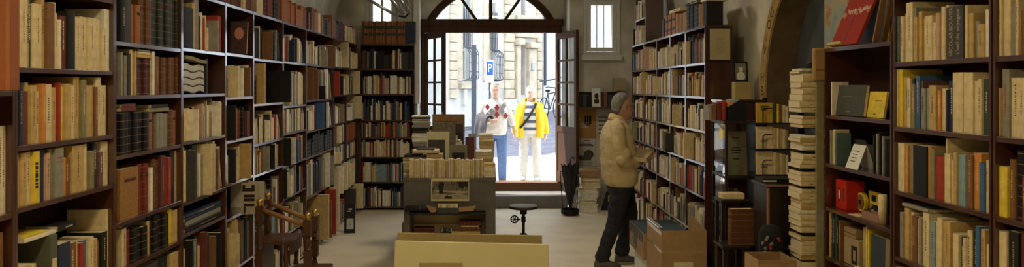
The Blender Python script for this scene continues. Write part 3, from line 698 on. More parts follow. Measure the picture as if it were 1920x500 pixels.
# ---- face-out volumes: each takes the room of the books it stands in front of
FO_LIST = [
 (427, 447, 120, 178, 'c', 'cream folio jutting out, second shelf, below the pink-labelled book', .05, .035, 4, 1),
 (453, 469, 124, 178, 'n', 'brown folio jutting out beside a cream one, left wall second shelf', .04, .03, 4, 1),
 (475, 497, 115, 190, 't', 'tall tan folio jutting out left of the big black album', .05, .035, 5, 1),
 (503, 545, 133, 192, 'k', 'big square black album jutting out of the left wall shelves', .11, .04, 5, 1),
 (425, 441, 282, 344, 'k', 'black folio jutting out left of a tan one, fourth shelf', .03, .03, 4, 3),
 (444, 470, 275, 340, 't', 'tan folio jutting out right of a black one, fourth shelf', .06, .03, 4, 3),
 (425, 447, 422, 490, 'c', 'large cream folio standing low behind the library steps', .05, .04, 4, 5),
 (631, 653, 78, 125, 'c', 'cream folio jutting out near the back corner, top shelf', .06, .04, 8, 0),
 (630, 650, 140, 178, 't', 'tan folio jutting out near the back corner, second shelf', .05, .04, 8, 1),
 (655, 678, 180, 228, 'c', 'cream folio jutting out in the back corner, third shelf', .07, .04, 9, 2),
 (655, 675, 134, 178, 'c', 'cream folio jutting out in the back corner, second shelf', .06, .04, 9, 1),
 (597, 610, 155, 180, 'k', 'small black book jutting out, left wall second shelf', .05, .03, 7, 1),
 (598, 611, 208, 270, 'k', 'tall black album jutting out, left wall third shelf', .07, .03, 7, 2),
 (585, 616, 373, 457, 't', 'big tan folio jutting from the bottom shelf beyond the library steps', .10, .05, 7, 5),
 (612, 622, 375, 445, 'n', 'brown folio on the bottom shelf behind the big tan one', .115, .03, 7, 5),
 (622, 630, 352, 440, 'r', 'thin red folio on the bottom shelf right of the brown one', .125, .02, 7, 5),
 (630, 636, 354, 438, 'c', 'cream folio on the bottom shelf right of the thin red one', .12, .03, 7, 5),
 (655, 667, 355, 405, 'd', 'charcoal folder jutting from the bottom shelf near the back corner', .11, .03, 9, 6),
 (664, 681, 352, 402, 'c', 'cream folio jutting from the bottom shelf in the back corner', .12, .04, 9, 6),
]
def clear_rows(Y, t, zb, zt):
    """take out the random books where a jutting folio stands"""
    keep = []
    for b in BOOKS:
        p = b['M'].translation
        if abs(p.x - LR.front) < .12 and abs(p.y - (Y + t/2)) < (b['t'] + t) / 2 + .001 and not b['force'] and p.z < zt and p.z + b['h'] > zb: continue
        keep.append(b)
    BOOKS[:] = keep
for (x0, x1, y0, y1, c, lab, ow, t, bay, sh) in FO_LIST:
    zs = LS[bay][sh]; ow = max(ow, .03)
    Y = F * (-(LR.front + ow)) / (VX - x1); Y = min(max(Y, up[bay] + .02), up[bay+1] - .022 - t); ow = min(max(xpx(x1, Y) - LR.front, .015), .15)
    lim = (2.40 if sh == 0 else LS[bay][sh-1] - .022) - zs - .006
    h = min((y1 - y0) * Y / F * 1.0, lim)
    clear_rows(Y, t, zs - .01, zs + h)
    book(t, h, min((x1 - x0) * Y / F + .08, .26 + ow), c, LR.place(Y + t/2, -ow, zs + .0006), lab, (x1 - x0) * (y1 - y0), force=True)
# dark patterned book with an oval pink label, leaning face out
o = thing('book', 'dark flecked book with an oval pink label, face out on the top left shelf', 'book', group='shelved books')
Y = 6.1; M = LR.place(Y, .03, 2.052 + .004) @ Matrix.Rotation(0, 4, 'Z')
o.matrix_world = Matrix.Translation((xpx(462, Y), Y, 2.0615)) @ Matrix.Rotation(math.radians(-7), 4, 'X')
wd_, hg_ = 31 * Y / F, .255
fleck = mat('flecked_cover_paper', (.075,.038,.034), .5, .95, 120)
MB().box(-wd_, 0, 0, .003, 0, hg_).box(-wd_, 0, .025, .028, 0, hg_).box(-wd_, -wd_ + .003, .003, .025, 0, hg_).build('cover', fleck, o)
box('page_block', paper, -wd_ + .003, -.003, .0032, .0248, .003, hg_ - .003, o)
MB().lathe([(1, 0), (1, .001)], 32).build('cover_label', mat('salmon_label', (.55,.22,.16), .6, .05, 10), o, loc=(-wd_*.48, -.0012, hg_*.62), rot=(PI/2, 0, 0)).scale = (.036, .047, 1)
clear_rows(Y - .15, .5, 2.0, 2.3)
clear_rows(6.22, .26, 2.0, 2.38)
# loose magazine with big letters, and its neighbours behind the steps
mg = thing('magazine', 'cream magazine with big dark letters standing face out behind the steps', 'magazine', (xpx(452, 6.0), 6.0, .8235), rot=(math.radians(-4), 0, math.radians(6)))
wd_, hg_ = .126, .238
box('magazine_cover', mat('cream_magazine_cover', (.40,.34,.24), .6, .15, 8), 0, wd_, 0, .006, 0, hg_, mg)
def stroke(u0, u1, v0, v1): box('cover_lettering', ink, wd_*u0, wd_*u1, -.0012, -.0002, hg_*(1 - v1), hg_*(1 - v0), mg)
for q in ((.05, .23, .06, .165), (.60, .79, .06, .165), (.05, .79, .1655, .27), (.15, .79, .37, .46), (.15, .79, .49, .58), (.15, .79, .66, .75), (.15, .27, .76, .97)): stroke(*q)
bp_ = thing('pale_board', 'tall pale folder standing behind the magazine with big letters', 'folder', (xpx(466, 6.05), 6.06, .8235), rot=(math.radians(-3), 0, math.radians(6)))
box('board', mat('pale_folder_card', (.42,.39,.32), .7, .1, 8), 0, .115, 0, .008, 0, .245, bp_)
# leaning picture book on the floor
lb = thing('picture_book', 'black picture book with a pale drawing on its cover, leaning on the floor', 'picture book', (xpx(645, 9.62), 9.62, .002), rot=(math.radians(-7), 0, math.radians(5)))
MB().box(0, .135, 0, .022, 0, .36).build('cover', black, lb, bevel=.003)
box('page_block', paper, .004, .1355, .004, .018, .004, .356, lb)
pic = mat('pale_ink_drawing', (.45,.45,.43), .7, .55, 45)
box('cover_picture', pic, .03, .115, -.0012, 0, .05, .18, lb); [box('cover_lettering', white_p, *q, -.0012, 0, *z, lb) for q, z in (((.05, .095), (.285, .300)), ((.035, .08), (.262, .272)))]

# ---- back wall bookcase beside the door
bz = [2.43, 2.065, 1.70, 1.32, 1.065, .78, .415, .055]
B0, B1 = xpx(675, 11.42), xpx(778, 11.42)
bookcase(BR, B0, B1, bz[1:], bz[0], .29, 'narrow mahogany bookcase on the back wall left of the doorway')
bb = 'back-wall bookcase'
for j, z in enumerate(bz):
    ab_ = (2.76 if j == 0 else bz[j-1] - .022) - z
    if j == 0:
        row = []; r = B0 + .02
        for k in range(19): t = .0335; row.append(dict(t=t - .002, h=.335 - .003 * (k % 3), d=.19, col='O' if k % 5 else 'N', r=r + t/2, inset=.02, bands=('e', ((.36, .47), (.66, .80))))); r += t
        for k in range(4): t = .036; row.append(dict(t=t - .0006, h=.33, d=.19, col='u', r=r + t/2, inset=.02)); r += t
        commit(BR, row, z, 'bookcase top', bb); continue
    row_rand(BR, B0 + .017, B1 - .017, z, ab_, ['', 'dark', 'mix', 'spine', 'mix', 'pale', 'mix', 'mix'][j], SH[j], bb, seed=500 + j, sets=.35 if j == 1 else .06, out=.02, fill=.99 if j < 3 else .93, hmul=1.12)

# ---- the right bookcases where the man stands
rup = [-10.50, -9.70, -8.95, -8.28, -7.63, -6.925]
rz_ = [2.02, 1.715, 1.41, 1.115, .82, .46, .06]
RB = ['farthest column, man\'s bookcase', 'second-farthest column, man\'s bookcase', 'middle column, man\'s bookcase', 'second-nearest column, man\'s bookcase', 'nearest column, man\'s bookcase']
for i in range(5):
    bookcase(RR, rup[i], rup[i+1], rz_, 2.35, .245, ['column of the right-hand bookcase farthest from the camera, by the window', 'second farthest column of the right-hand bookcase', 'middle column of the right-hand bookcase beside the man',
             'second nearest column of the right-hand bookcase, before its end panel', 'nearest column of the right-hand bookcase, framed print on its end'][i])
    for j, z in enumerate(rz_):
        row_rand(RR, rup[i] + .018, rup[i+1] - .018, z, (2.328 if j == 0 else rz_[j-1] - .022) - z, 'pale' if (i + j) % 4 else 'mix', SH[j + 1], RB[i], depth=.22, seed=700 + i*10 + j, sets=.07, out=.012, fill=.98 if (i*3 + j) % 5 else .86, hmul=.95, tmin=.009, tmax=.026)
# on top of it: old sets, and a small shelf box
sb = thing('shelf_box', 'small open wooden shelf box standing on the right-hand bookcase', 'shelf box', (RR.front + .012, 9.98, 2.351))
q0, q1 = -.33, .33
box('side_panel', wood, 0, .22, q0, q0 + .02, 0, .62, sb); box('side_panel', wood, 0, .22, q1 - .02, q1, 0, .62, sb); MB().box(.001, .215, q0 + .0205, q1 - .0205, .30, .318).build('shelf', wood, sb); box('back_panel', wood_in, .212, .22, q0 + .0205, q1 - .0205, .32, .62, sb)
row_rand(RR, -10.29, -9.67, 2.351 + .318, .3, 'pale', 'shelf box', 'above man\'s bookcase', depth=.2, seed=81, tilt=False, fill=.8, out=0)
row_rand(RR, -10.29, -9.72, 2.351, .28, 'pale', 'shelf box base', 'above man\'s bookcase', depth=.2, seed=82, tilt=False, fill=.6, out=0)
row_rand(RR, -10.48, -10.33, 2.351, .3, 'old', 'bookcase top', RB[0], depth=.2, seed=83, tilt=False, out=0)
GB = ('e', ((.22, .32), (.66, .76)))
row_px(RR, 1241, '1245:36:d 1249:30:O 1253:28:O 1257:27:O 1261:25:O 1265:24:O', 2.351, .36, 'bookcase top', 'man\'s bookcase top', bands=GB)
row_px(RR, 1266, '1271:26:T 1276:26:T 1281:24:T 1286:23:T', 2.351, .36, 'bookcase top middle', 'man\'s bookcase', depth=.2)
row_px(RR, 1286.5, '1292:12:K 1297:11:K 1302:10:K 1308:8:K', 2.351, .36, 'bookcase top nearer', 'man\'s bookcase', depth=.2)
row_px(RR, 1309, '1313:8:T 1316:7:T 1321:4:k', 2.351, .36, 'bookcase top nearest', 'man\'s bookcase', depth=.2)
for k, (x, c, lab) in enumerate(((-8.15, 'c', 'cream book lying on the gilt sets above the right bookcase, far one'), (-7.45, 'k', 'black album lying on the gilt black set above the right bookcase'), (-7.05, 'w', 'off-white album lying nearest on the sets above the right bookcase'))):
    flat_book(RR.front + .12, -x, top_at(RR, x - .25, x + .25, 2.351), .03, [.40, .42, .16][k], .2, c, -PI/2 + .05, lab, 'albums lying on the right bookcase top')

# ---- near right bookcases
nz_ = [2.27, 1.925, 1.60, 1.278, .945, .5, .06]
bookcase(NR, -3.985, -3.20, nz_, 2.62, .245, 'mahogany bookcase of cream paperbacks, second from the right edge')
bookcase(NR, -3.19, -2.38, nz_, 2.62, .245, 'mahogany bookcase bay cut off by the right edge')
nb, nc = 'second right bay', 'right-edge bay'
LIMS[nb] = (-3.985 + .0175, -3.20 - .0175, nz_ + [2.62]); LIMS[nc] = (-3.19 + .0175, -2.38 - .0175, nz_ + [2.62])
def bouvier(o, b):
    for body, yy, sx in (('NICOLAS BOUVIER', b['t']*.2, .72), ('L\'œil du voyageur', -b['t']*.2, .80)):
        text('spine_lettering', body, .036, gold_ink, o, (0, 0, 0), (0, 0, 0), .0004).matrix_local = Matrix(((0,0,-1,-.0004),(0,1,0,yy),(1,0,0,b['h']*.52),(0,0,0,1))) @ Matrix.Diagonal((sx,1,1,1))
row_px(NR, 1675, '1685:31:s 1690:31:c 1697:26:c 1709:5:c 1713:15:g 1719:32:t 1725:22:t 1730:35:y 1744:30:c 1753:42:c 1760:25:q 1767:13:c 1772:10:c 1804:12:d 1808:18:o 1813:10:c 1821:25:t 1829:40:g 1842:46:t 1850:18:w', 1.925, .32, 'top visible shelf', nb, extras=((13, bouvier),))
row_px(NR, 1676, '1683:124:c 1689:124:y 1699:145:t 1705:147:c 1709:147:d 1714:157:v 1721:142:b 1724:152:p 1732:166:g 1741:165:l 1754:160:t 1760:170:o 1770:166:c 1774:168:u 1784:152:u 1803:136:c 1820:136:c 1831:152:c 1837:148:c 1851:148:e', 1.60, .30, SH[2], nb)
row_px(NR, 1682, '1694:268:c 1699:272:o 1710:272:v 1735:273:k 1741:275:o 1750:278:v 1766:293:r 1769:257:c 1779:288:c 1787:300:c 1793:286:t 1806:290:l 1811:307:c 1821:290:n 1834:287:o 1844:305:b 1850:300:c', 1.278, .30, SH[3], nb)
row_px(NR, 1687, '1693:398:g 1701:390:t 1706:398:c 1715:405:n 1722:411:c 1727:408:g 1738:399:c 1742:417:t 1750:415:l 1757:415:c 1765:408:c 1778:415:t 1784:436:r 1795:438:c 1804:445:d 1809:446:c 1817:432:c 1827:432:k 1834:424:b 1839:452:r 1846:430:t 1850:458:c', .945, .31, SH[4], nb)
row_px(NR, 1868, '1877:-5:c 1889:-5:c 1902:6:g 1907:-5:c 1922:20:n', 1.925, .32, 'top visible shelf', nc)
row_px(NR, 1867, '1875:165:t 1888:130:g 1905:146:c 1921:146:c', 1.60, .30, SH[2], nc)
row_px(NR, 1872, '1888:312:y 1898:299:n 1913:283:K 1925:332:r', 1.278, .30, SH[3], nc)
row_px(NR, 1872, '1887:434:c 1905:434:k 1924:434:m', .945, .31, SH[4], nc)
row_px(NR, 1676, '1690:494:w 1720:492:g', .5, .4, SH[5], nb)
lying(NR, 1690, 1738, .945, [.018], 'g', .18, ['pale grey album lying on the row, fourth shelf, second right bay'], ceil_=1.278)
# ================================================================== the middle of the shop
# ---- grey display counter
CY, CT = 7.6, zpx(334, 7.6)
cx0, cx1 = xpx(757, CY), xpx(929, CY)
ct = thing('display_counter', 'grey painted display counter topped with rows of paperbacks, middle of the shop', 'counter', ((cx0 + cx1)/2, CY, 0))
w = (cx1 - cx0) / 2; D = 1.5
nx0, nx1, nzt, nzb = xpx(772, CY) - (cx0+cx1)/2, xpx(908, CY) - (cx0+cx1)/2, zpx(397, CY), .25
cs = MB()
cs.box(-w, nx0, 0, D, .0, CT - .025).box(nx1, w, 0, D, 0, CT - .025).box(nx0, nx1, 0, D, nzt, CT - .025).box(nx0, nx1, .02, D, 0, nzb).box(nx0, nx1, .30, D, nzb, nzt)
cs.build('carcass', grey_p, ct)
box('counter_top', grey_p, -w - .01, w + .008, -.01, D + .01, CT - .024, CT, ct, bevel=.004)
box('niche_lining', mat('beige_niche_card', (.42,.34,.20), .8, .1, 6), nx0 + .004, nx1 - .004, .165, .298, nzb + .002, nzt - .004, ct)
MB().box(nx0 - .012, nx0 - .001, -.012, -.0005, nzb, nzt + .012).box(nx1 + .001, nx1 + .012, -.012, -.0005, nzb, nzt + .012).box(nx0 - .001, nx1 + .001, -.012, -.0005, nzt + .0005, nzt + .012).build('niche_rim', black, ct)
lz0 = zpx(396, CY)
box('ledge', black, nx0 - .02, nx1 + .01, -.11, -.013, lz0 - .018, lz0, ct, bevel=.002)
box('side_rail', wood, -w - .028, -w - .012, .1, D - .1, .28, .46, ct)
cxm = (cx0 + cx1) / 2
# calendar picture on the counter front
cal = thing('calendar_print', 'cream mounted print of a riverside scene pinned to the grey counter front', 'picture', (xpx(844, CY - .01), CY - .016, zpx(376, CY)))
hw_, hh_ = 35.5 * CY / F, 42.5 * CY / F
box('mount', cream_p, -hw_, hw_, -.004, 0, 0, hh_, cal)
prt = mat('sepia_print', (.13,.11,.085), .6, .85, 26)
box('print', prt, -hw_ + .01, hw_ - .006, -.0055, -.0041, .02, hh_ - .03, cal)
pale = mat('sepia_pale', (.36,.31,.21), .6, .3, 30)
i0, i1, j0, j1 = -hw_ + .011, hw_ - .007, .021, hh_ - .031
def patch(name, pts, m, y=-.0062): MB().add([(x, y, z) for x, z in pts] + [(x, y + .0005, z) for x, z in pts], [tuple(range(len(pts))), tuple(reversed(range(len(pts), 2*len(pts))))]).build(name, m, cal)
patch('print_bank', [(i0, j0), (i1, j0), (i1, j0 + .035), (.06, j0 + .05), (-.02, j0 + .038), (-.08, j0 + .055), (i0, j0 + .05)], pale)
patch('print_path', [(i0 + .02, j0 + .06), (-.045, j0 + .07), (.10, j0 + .048), (i1, j0 + .062), (i1, j0 + .075), (.08, j0 + .075), (i0 + .02, j0 + .085)], pale)
patch('print_tree', [(-.105, j0 + .05), (-.07, j0 + .05), (-.066, j0 + .10), (-.055, j1 - .02), (-.075, j1), (-.10, j1 - .01), (-.118, j1 - .035), (-.108, j0 + .09)], ink, -.0068)
patch('print_tree', [(.07, j1), (i1, j1), (i1, j1 - .06), (.14, j1 - .045), (.12, j1 - .075), (.085, j1 - .05)], ink, -.0068)
patch('print_reeds', [(-.06, j0 + .005), (.02, j0 + .002), (.015, j0 + .03), (-.01, j0 + .022), (-.03, j0 + .04), (-.05, j0 + .02)], ink, -.0068)
MB().ball((0, -.006, hh_ - .014), .004).build('pin', brass, cal)
# tray of books on the ledge, with dark roll and curved tray
tr = thing('card_tray', 'open tan card tray of little books on the ledge of the grey counter', 'tray', (xpx(847, CY), CY - .062, lz0 + .001))
t0, t1 = xpx(800, CY) - xpx(847, CY), xpx(893, CY) - xpx(847, CY)
MB().box(t0 + .11, t1 - .17, -.045, .04, 0, .006).box(t0 + .11, t1 - .17, -.045, -.041, .006, .05).build('tray_body', BM['d'], tr)
MB().add([(t0, -.04, .075), (t0 + .10, -.045, .055), (t0 + .10, -.045, .01), (t0 + .05, -.045, .005), (t0, -.037, .075), (t0 + .10, -.042, .055), (t0 + .10, -.042, .01), (t0 + .05, -.042, .005)], [(0,1,2,3), (7,6,5,4), (0,4,5,1), (1,5,6,2), (2,6,7,3), (3,7,4,0)]).build('tray_flap', card, tr); MB().add([(t1 - .165, -.045, .055), (t1, -.04, .07), (t1 - .03, -.045, .02), (t1 - .165, -.045, .012), (t1 - .165, -.042, .055), (t1, -.037, .07), (t1 - .03, -.042, .02), (t1 - .165, -.042, .012)], [(0,1,2,3), (7,6,5,4), (0,4,5,1), (1,5,6,2), (2,6,7,3), (3,7,4,0)]).build('tray_flap', card, tr)
a, b = t0 + .115, t1 - .175; k = 0; n = 12
for k in range(n):
    t = (b - a) / n; X = tr.location.x + a + t * (k + .5)
    book(t - .001, .075, .07, 'ctcwcttcctcw'[k], Matrix.Translation((X, CY - .10, lz0 + .0085)) @ Matrix.Rotation(PI/2, 4, 'Z'), f'small {"cream" if "ctcwcttcctcw"[k]=="c" else "tan" if "ctcwcttcctcw"[k]=="t" else "off-white"} book, {nth(k, n)} in the card tray on the counter front', t*.075*(F/CY)**2, group='little books in the card tray')
ro = thing('dark_roll', 'black cloth roll lying at the left end of the counter ledge', 'cloth roll', (xpx(783, CY), CY - .06, lz0 + .0355))
MB().tube([(-.12, 0, 0), (-.11, 0, 0), (.09, 0, .0), (.11, 0, -.002)], [.02, .032, .031, .024], 14, flat=.9).build('roll', black, ro, smooth=True)
MB().tube([(.02, 0, 0), (.03, 0, 0)], .0335, 14).build('strap', BM['d'], ro)
# books in the niche
for k, (t, x0, x1, c, lab) in enumerate([(.028, 846, 900, 't', 'tan book at the bottom of the pile in the counter niche'), (.04, 862, 901, 'N', 'thick brown gilt book in the middle of the niche pile'), (.016, 864, 898, 'c', 'thin cream book under the red one, niche pile'), (.04, 861, 902, 'R', 'red gilt book topmost on the pile in the counter niche')]):
    z = (nzb + .0008) if k == 0 else z + tt + .0008; tt = t if k else zpx(434, CY) - nzb
    if k == 0:
        st_ = thing('niche_stand', 'pale wooden block carrying the pile of old books in the counter niche', 'stand', (xpx(874, CY), CY + .085, nzb + .0005)); hz_ = zpx(440, CY) - nzb
        MB().box(-.14, .13, -.065, .07, 0, .02).box(-.13, .12, -.06, .065, .0205, hz_ - .02).box(-.14, .13, -.065, .07, hz_ - .0195, hz_).build('block', card, st_); z += hz_ + .0005; tt = t
    flat_book((xpx(x0, CY) + xpx(x1, CY))/2, CY + .085, z, tt, xpx(x1, CY) - xpx(x0, CY), .12, c, 0, lab, 'old books in the counter niche', w=(x1-x0)*9)
st2 = thing('niche_shelf_rack', 'low dark wooden rack at the left of the counter niche', 'rack', (xpx(794, CY), CY + .085, nzb + .0005)); hz_ = zpx(440, CY) - nzb
MB().box(-.105, .10, -.07, .07, hz_ - .02, hz_).box(-.105, -.085, -.07, .07, 0, hz_ - .0205).box(.08, .10, -.07, .07, 0, hz_ - .0205).build('rack_frame', wood, st2)
for k, (c, lab) in enumerate((('R', 'dark red book lying lower on the small niche rack'), ('M', 'maroon book lying upper on the small niche rack'))):
    flat_book(xpx(794, CY), CY + .085, nzb + hz_ + .0012 + .031*k, .03, .19, .13, c, 0, lab, 'old books in the counter niche', w=38*6)
fg = thing('metal_figurine', 'small dark metal ornament between the book piles in the counter niche', 'ornament', (xpx(835, CY), CY + .08, nzb + .0005)); hz_ = zpx(440, CY) - nzb
MB().box(-.055, .05, -.05, .05, 0, .015).box(-.012, .012, -.012, .012, .015, hz_ - .02).box(-.055, .05, -.04, .04, hz_ - .0195, hz_).build('pedestal', black, fg)
MB().ball((-.035, 0, hz_ + .03), (.018, .016, .03)).ball((-.03, 0, hz_ + .062), .014).tube([(-.02,0,hz_+.04),(.02,0,hz_+.03),(.05,0,hz_+.045)], [.012,.01,.014], 8).ball((.055,0,hz_+.03), (.02,.012,.03)).build('figure', chrome, fg, smooth=True)

# ---- on the counter: front row of paperbacks, side stacks
r = xpx(767, CY); e = xpx(905, CY); k = 0; seq = []; rr = random.Random(4)
while r < e - .012:
    t = rr.uniform(.013, .026); seq.append((r, t, rr.choice('ccccwctcct' if r < xpx(870, CY) else 'cctcwtn'))); r += t
n = len(seq)
for k, (r, t, c) in enumerate(seq):
    book(t - .0024, .180 + rr.uniform(-.012, .006), .115, c, Matrix.Translation((r + t/2, CY + .016 + rr.uniform(0, .014), CT + .0008)) @ Matrix.Rotation(PI/2, 4, 'Z'), f'{COL[c][1]} paperback, {nth(k, n)} in the front row on the grey counter', t * .18 * (F/CY)**2, group='paperback row on the grey counter')
def stack(x, Y, z0, heights, cols, a, b, where, group, rnd, rz=0, jit=.012):
    z = z0 + .0008; n = len(heights)
    for k, (t, c) in enumerate(zip(heights, cols)):
        lab = f'{COL[c][1]} book, {"bottom" if k == 0 else "topmost" if k == n-1 else (ORD[k+1] + " up")} {where}'
        flat_book(x + rnd.uniform(-jit, jit), Y + rnd.uniform(-jit, jit)*.5, z, t, a * rnd.uniform(.93, 1.0), b, c, rz + rnd.uniform(-.03, .03), lab, group)
        z += t + .0006
    return z
rs = random.Random(9)
sx = xpx(917, CY) + .003
stack(sx, CY + .10, CT, [.022, .028, .022, .022, .022, .022], 'wccwct', .112, .17, 'in the stack ending the paperback row', 'stacks on the right of the counter', rs, jit=.004)
z = stack(xpx(908, 8.1), 8.10, CT, [.03]*6 + [.028, .02], 'ctcctccw', .17, .24, 'in the second stack on the counter\'s right side', 'stacks on the right of the counter', rs, jit=.006)
z = stack(xpx(912, 8.5), 8.50, CT, [.032]*10 + [.03, .026], 'ctccttcctccw', .16, .22, 'in the farthest stack on the counter\'s right side', 'stacks on the right of the counter', rs, jit=.006)
stack(xpx(776, 8.0), 7.98, CT, [.028, .026, .03, .03, .03, .022, .016, .016], 'ctctctgk', .18, .24, 'in the low stack on the counter\'s left corner', 'stacks on the left of the counter', rs)
flat_book(xpx(816, 8.0), 7.97, CT + .0008, .208, .16, .2, 't', .02, 'thick tan bound volume lying behind the paperback row', 'stacks on the left of the counter')
flat_book(xpx(800, 8.0), 7.97, CT + .219, .034, .26, .22, 'c', .02, 'cream magazine lying above the thick tan volume, behind the paperbacks', 'stacks on the left of the counter')
flat_book(xpx(800, 8.0), 7.97, CT + .254, .012, .18, .2, 'd', -.04, 'charcoal magazine lying topmost behind the paperback row', 'stacks on the left of the counter')
cols = ''.join(rs.choice('wwgkdwcwkg') for _ in range(24))
stack(xpx(790, 8.7), 8.72, CT, [rs.uniform(.016, .032) for _ in range(24)], cols, .19, .2, 'in the tall stack at the counter\'s far left', 'tall stack on the counter', rs, jit=.008)
# prints and portfolios propped behind
def prop(name, label, cat, x0, x1, y0, yb, Y, m, t=.012, lean=-.10, inner=None, frame=None, group=None):
    o = thing(name, label, cat, (xpx((x0+x1)/2, Y), Y, max(CT, 0) + .001 if yb is None else zpx(yb, Y)), rot=(lean, 0, 0), group=group)
    w = (x1 - x0) * Y / F / 2; h = (zpx(y0, Y) - o.location.z) / math.cos(lean)
    box('board', m, -w, w, 0, t, 0, h, o, bevel=.002)
    if inner:
        i0, i1, j0, j1, mm, nm = inner
        box(nm, mm, -w + i0 * 2*w, -w + i1 * 2*w, -.003, -.0003, h * j0, h * j1, o)
    return o
brown_b = mat('brown_portfolio_board', (.15,.10,.05), .75, .25, 6); marble_b = mat('marbled_grey_brown_paper', (.13,.105,.07), .7, .5, 30); dk_pr = mat('dark_mottled_print', (.065,.06,.048), .7, .5, 22)
prop('portfolio', 'large brown portfolio propped up at the back of the counter', 'portfolio', 810, 871, 214, None, 8.95, brown_b, inner=(.05, .8, .86, .95, mat('rust_paper_strip', (.22,.10,.03), .7, .3, 12), 'title_strip'))
prop('mottled_folder', 'mottled brown folder leaning in front of the large brown portfolio', 'folder', 813, 854, 229, None, 8.72, marble_b)
prop('framed_print', 'dark print in a broad cream mount on the counter', 'picture', 800, 842, 247, None, 8.3, cream_p, inner=(.06, .82, .05, .79, dk_pr, 'print'))
prop('grey_folder', 'grey folder with a dark label standing at the middle of the counter', 'folder', 842, 876, 272, None, 8.12, mat('grey_green_card', (.22,.21,.14), .8, .12, 8), inner=(.16, .86, .0, .72, black, 'label_window'))
prop('tall_dark_folder', 'dark folder with rows of small panels beside the mottled one', 'folder', 852, 868, 232, None, 8.84, mat('dark_plum_board', (.045,.03,.03), .7, .2, 10), inner=(.1, .9, .3, .8, black, 'panel_grid'))
prop('red_brown_folder', 'red-brown folder standing farther right on the counter', 'folder', 872, 889, 257, None, 8.9, mat('oxblood_board', (.10,.025,.02), .6, .2, 10))
prop('grey_board', 'slim grey board leaning beside the red-brown folder', 'board', 878, 893, 250, None, 9.02, BM['g'])
hd = thing('tape_dispenser', 'small clear tape dispenser standing on the grey folder by the counter middle', 'dispenser', (xpx(860, 8.2), 8.22, CT + .0008))
hz_ = zpx(272, 8.2) - CT
MB().box(-.055, .06, .0, .08, 0, hz_ - .002).build('dispenser_box', BM['g'], hd)
MB().box(-.025, .03, .01, .05, hz_ - .0015, hz_ + .04).lathe([(.02, hz_ + .041), (.02, hz_ + .06)], 16).build('dispenser_body', white_p, hd, bevel=.004)
MB().box(-.033, -.014, .015, .028, hz_ - .0015, hz_ + .10).build('upright_tab', cream_p, hd)

# ---- foreground: cream folder on a browsing stand
SY = 3.9
sd = thing('print_browser', 'wooden print browser stand holding cream and brown boards, foreground', 'stand', (xpx(882, SY), SY + .1, 0))
s0, s1 = xpx(742, SY) - xpx(882, SY), xpx(1020, SY) - xpx(882, SY)
lw_ = wood
for x in (s0 + .03, s1 - .03):
    for y in (.0, .36): MB().box(x - .02, x + .02, y - .02, y + .02, 0, .62).build('leg', lw_, sd, bevel=.003)
MB().box(s0, s1, -.03, .39, .6205, .64).box(s0, s1, -.03, -.015, .6405, .72).box(s0, s1, .375, .39, .6405, .80).build('trough', lw_, sd, bevel=.003)
def slab(name, label, x0, x1, y0a, y0b, Y, t, m, lean, cat, slot=None):
    X0, X1 = xpx(x0, Y), xpx(x1, Y); o = thing(name, label, cat, ((X0+X1)/2, Y, .642), rot=(lean, 0, 0)); w = (X1 - X0)/2
    za, zb = (zpx(y0a, Y) - .642)/math.cos(lean), (zpx(y0b, Y) - .642)/math.cos(lean)
    P_ = [(-w*1.015, 0), (w*1.015, 0), (w, zb), (-w, za)]
    MB().prism(P_, 0, t, M=Matrix(((1,0,0,0),(0,0,1,0),(0,1,0,0),(0,0,0,1)))).build('board', m, o, bevel=.003)
    if slot: box('label_slot', tan_p, *slot, -.003, -.0005, za - .25, za - .113, o)
    return o
slab('cream_folder', 'big pale cream folder board standing foremost in the browser stand', 739, 1029, 453, 460, SY + .10, .018, cream_p, -.08, 'folder', (-.27, -.045))
slab('brown_board', 'brown mount board standing behind the pale cream folder', 744, 1017, 438, 443, SY + .22, .012, tan_p, -.09, 'board')

# ---- stool
so = thing('stool', 'black screw stool with a round seat and small hand wheel by the counter', 'stool', (xpx(981.5, 8.0), 8.0, 0))
sz = zpx(385, 8.0)
MB().lathe([(.135, sz - .03), (.15, sz - .024), (.152, sz - .006), (.146, sz), (.05, sz + .004)], 32).build('seat', mat('dark_polished_seat', (.03,.02,.015), .45, .2, 8), so, smooth=True, bevel=.003)
MB().lathe([(.015, .16), (.015, sz - .09), (.035, sz - .085), (.035, sz - .031)], 16).build('screw_post', steel, so)
MB().lathe([(.019, sz - .17), (.023, sz - .165), (.023, sz - .115), (.019, sz - .11)], 16).build('post_collar', steel, so)
wl = MB(); wx, wz_ = -.092, sz - .14
wl.tube([(wx + .036*math.cos(2*PI*k/18), 0, wz_ + .036*math.sin(2*PI*k/18)) for k in range(19)], .007, 8, caps=False)
for k in range(3): wl.tube([(wx - .034*math.cos(PI*k/3), 0, wz_ - .034*math.sin(PI*k/3)), (wx + .034*math.cos(PI*k/3), 0, wz_ + .034*math.sin(PI*k/3))], .005, 6)
wl.tube([(wx, 0, wz_), (-.03, 0, wz_)], .008, 8).build('hand_wheel', steel, so, smooth=True)
for k in range(3):
    a = 2*PI*k/3 + .5; MB().tube([(.02*math.cos(a), .02*math.sin(a), .30), (.10*math.cos(a), .10*math.sin(a), .2), (.2*math.cos(a), .2*math.sin(a), .02), (.23*math.cos(a), .23*math.sin(a), .012)], .012, 8).build('leg', steel, so, smooth=True)

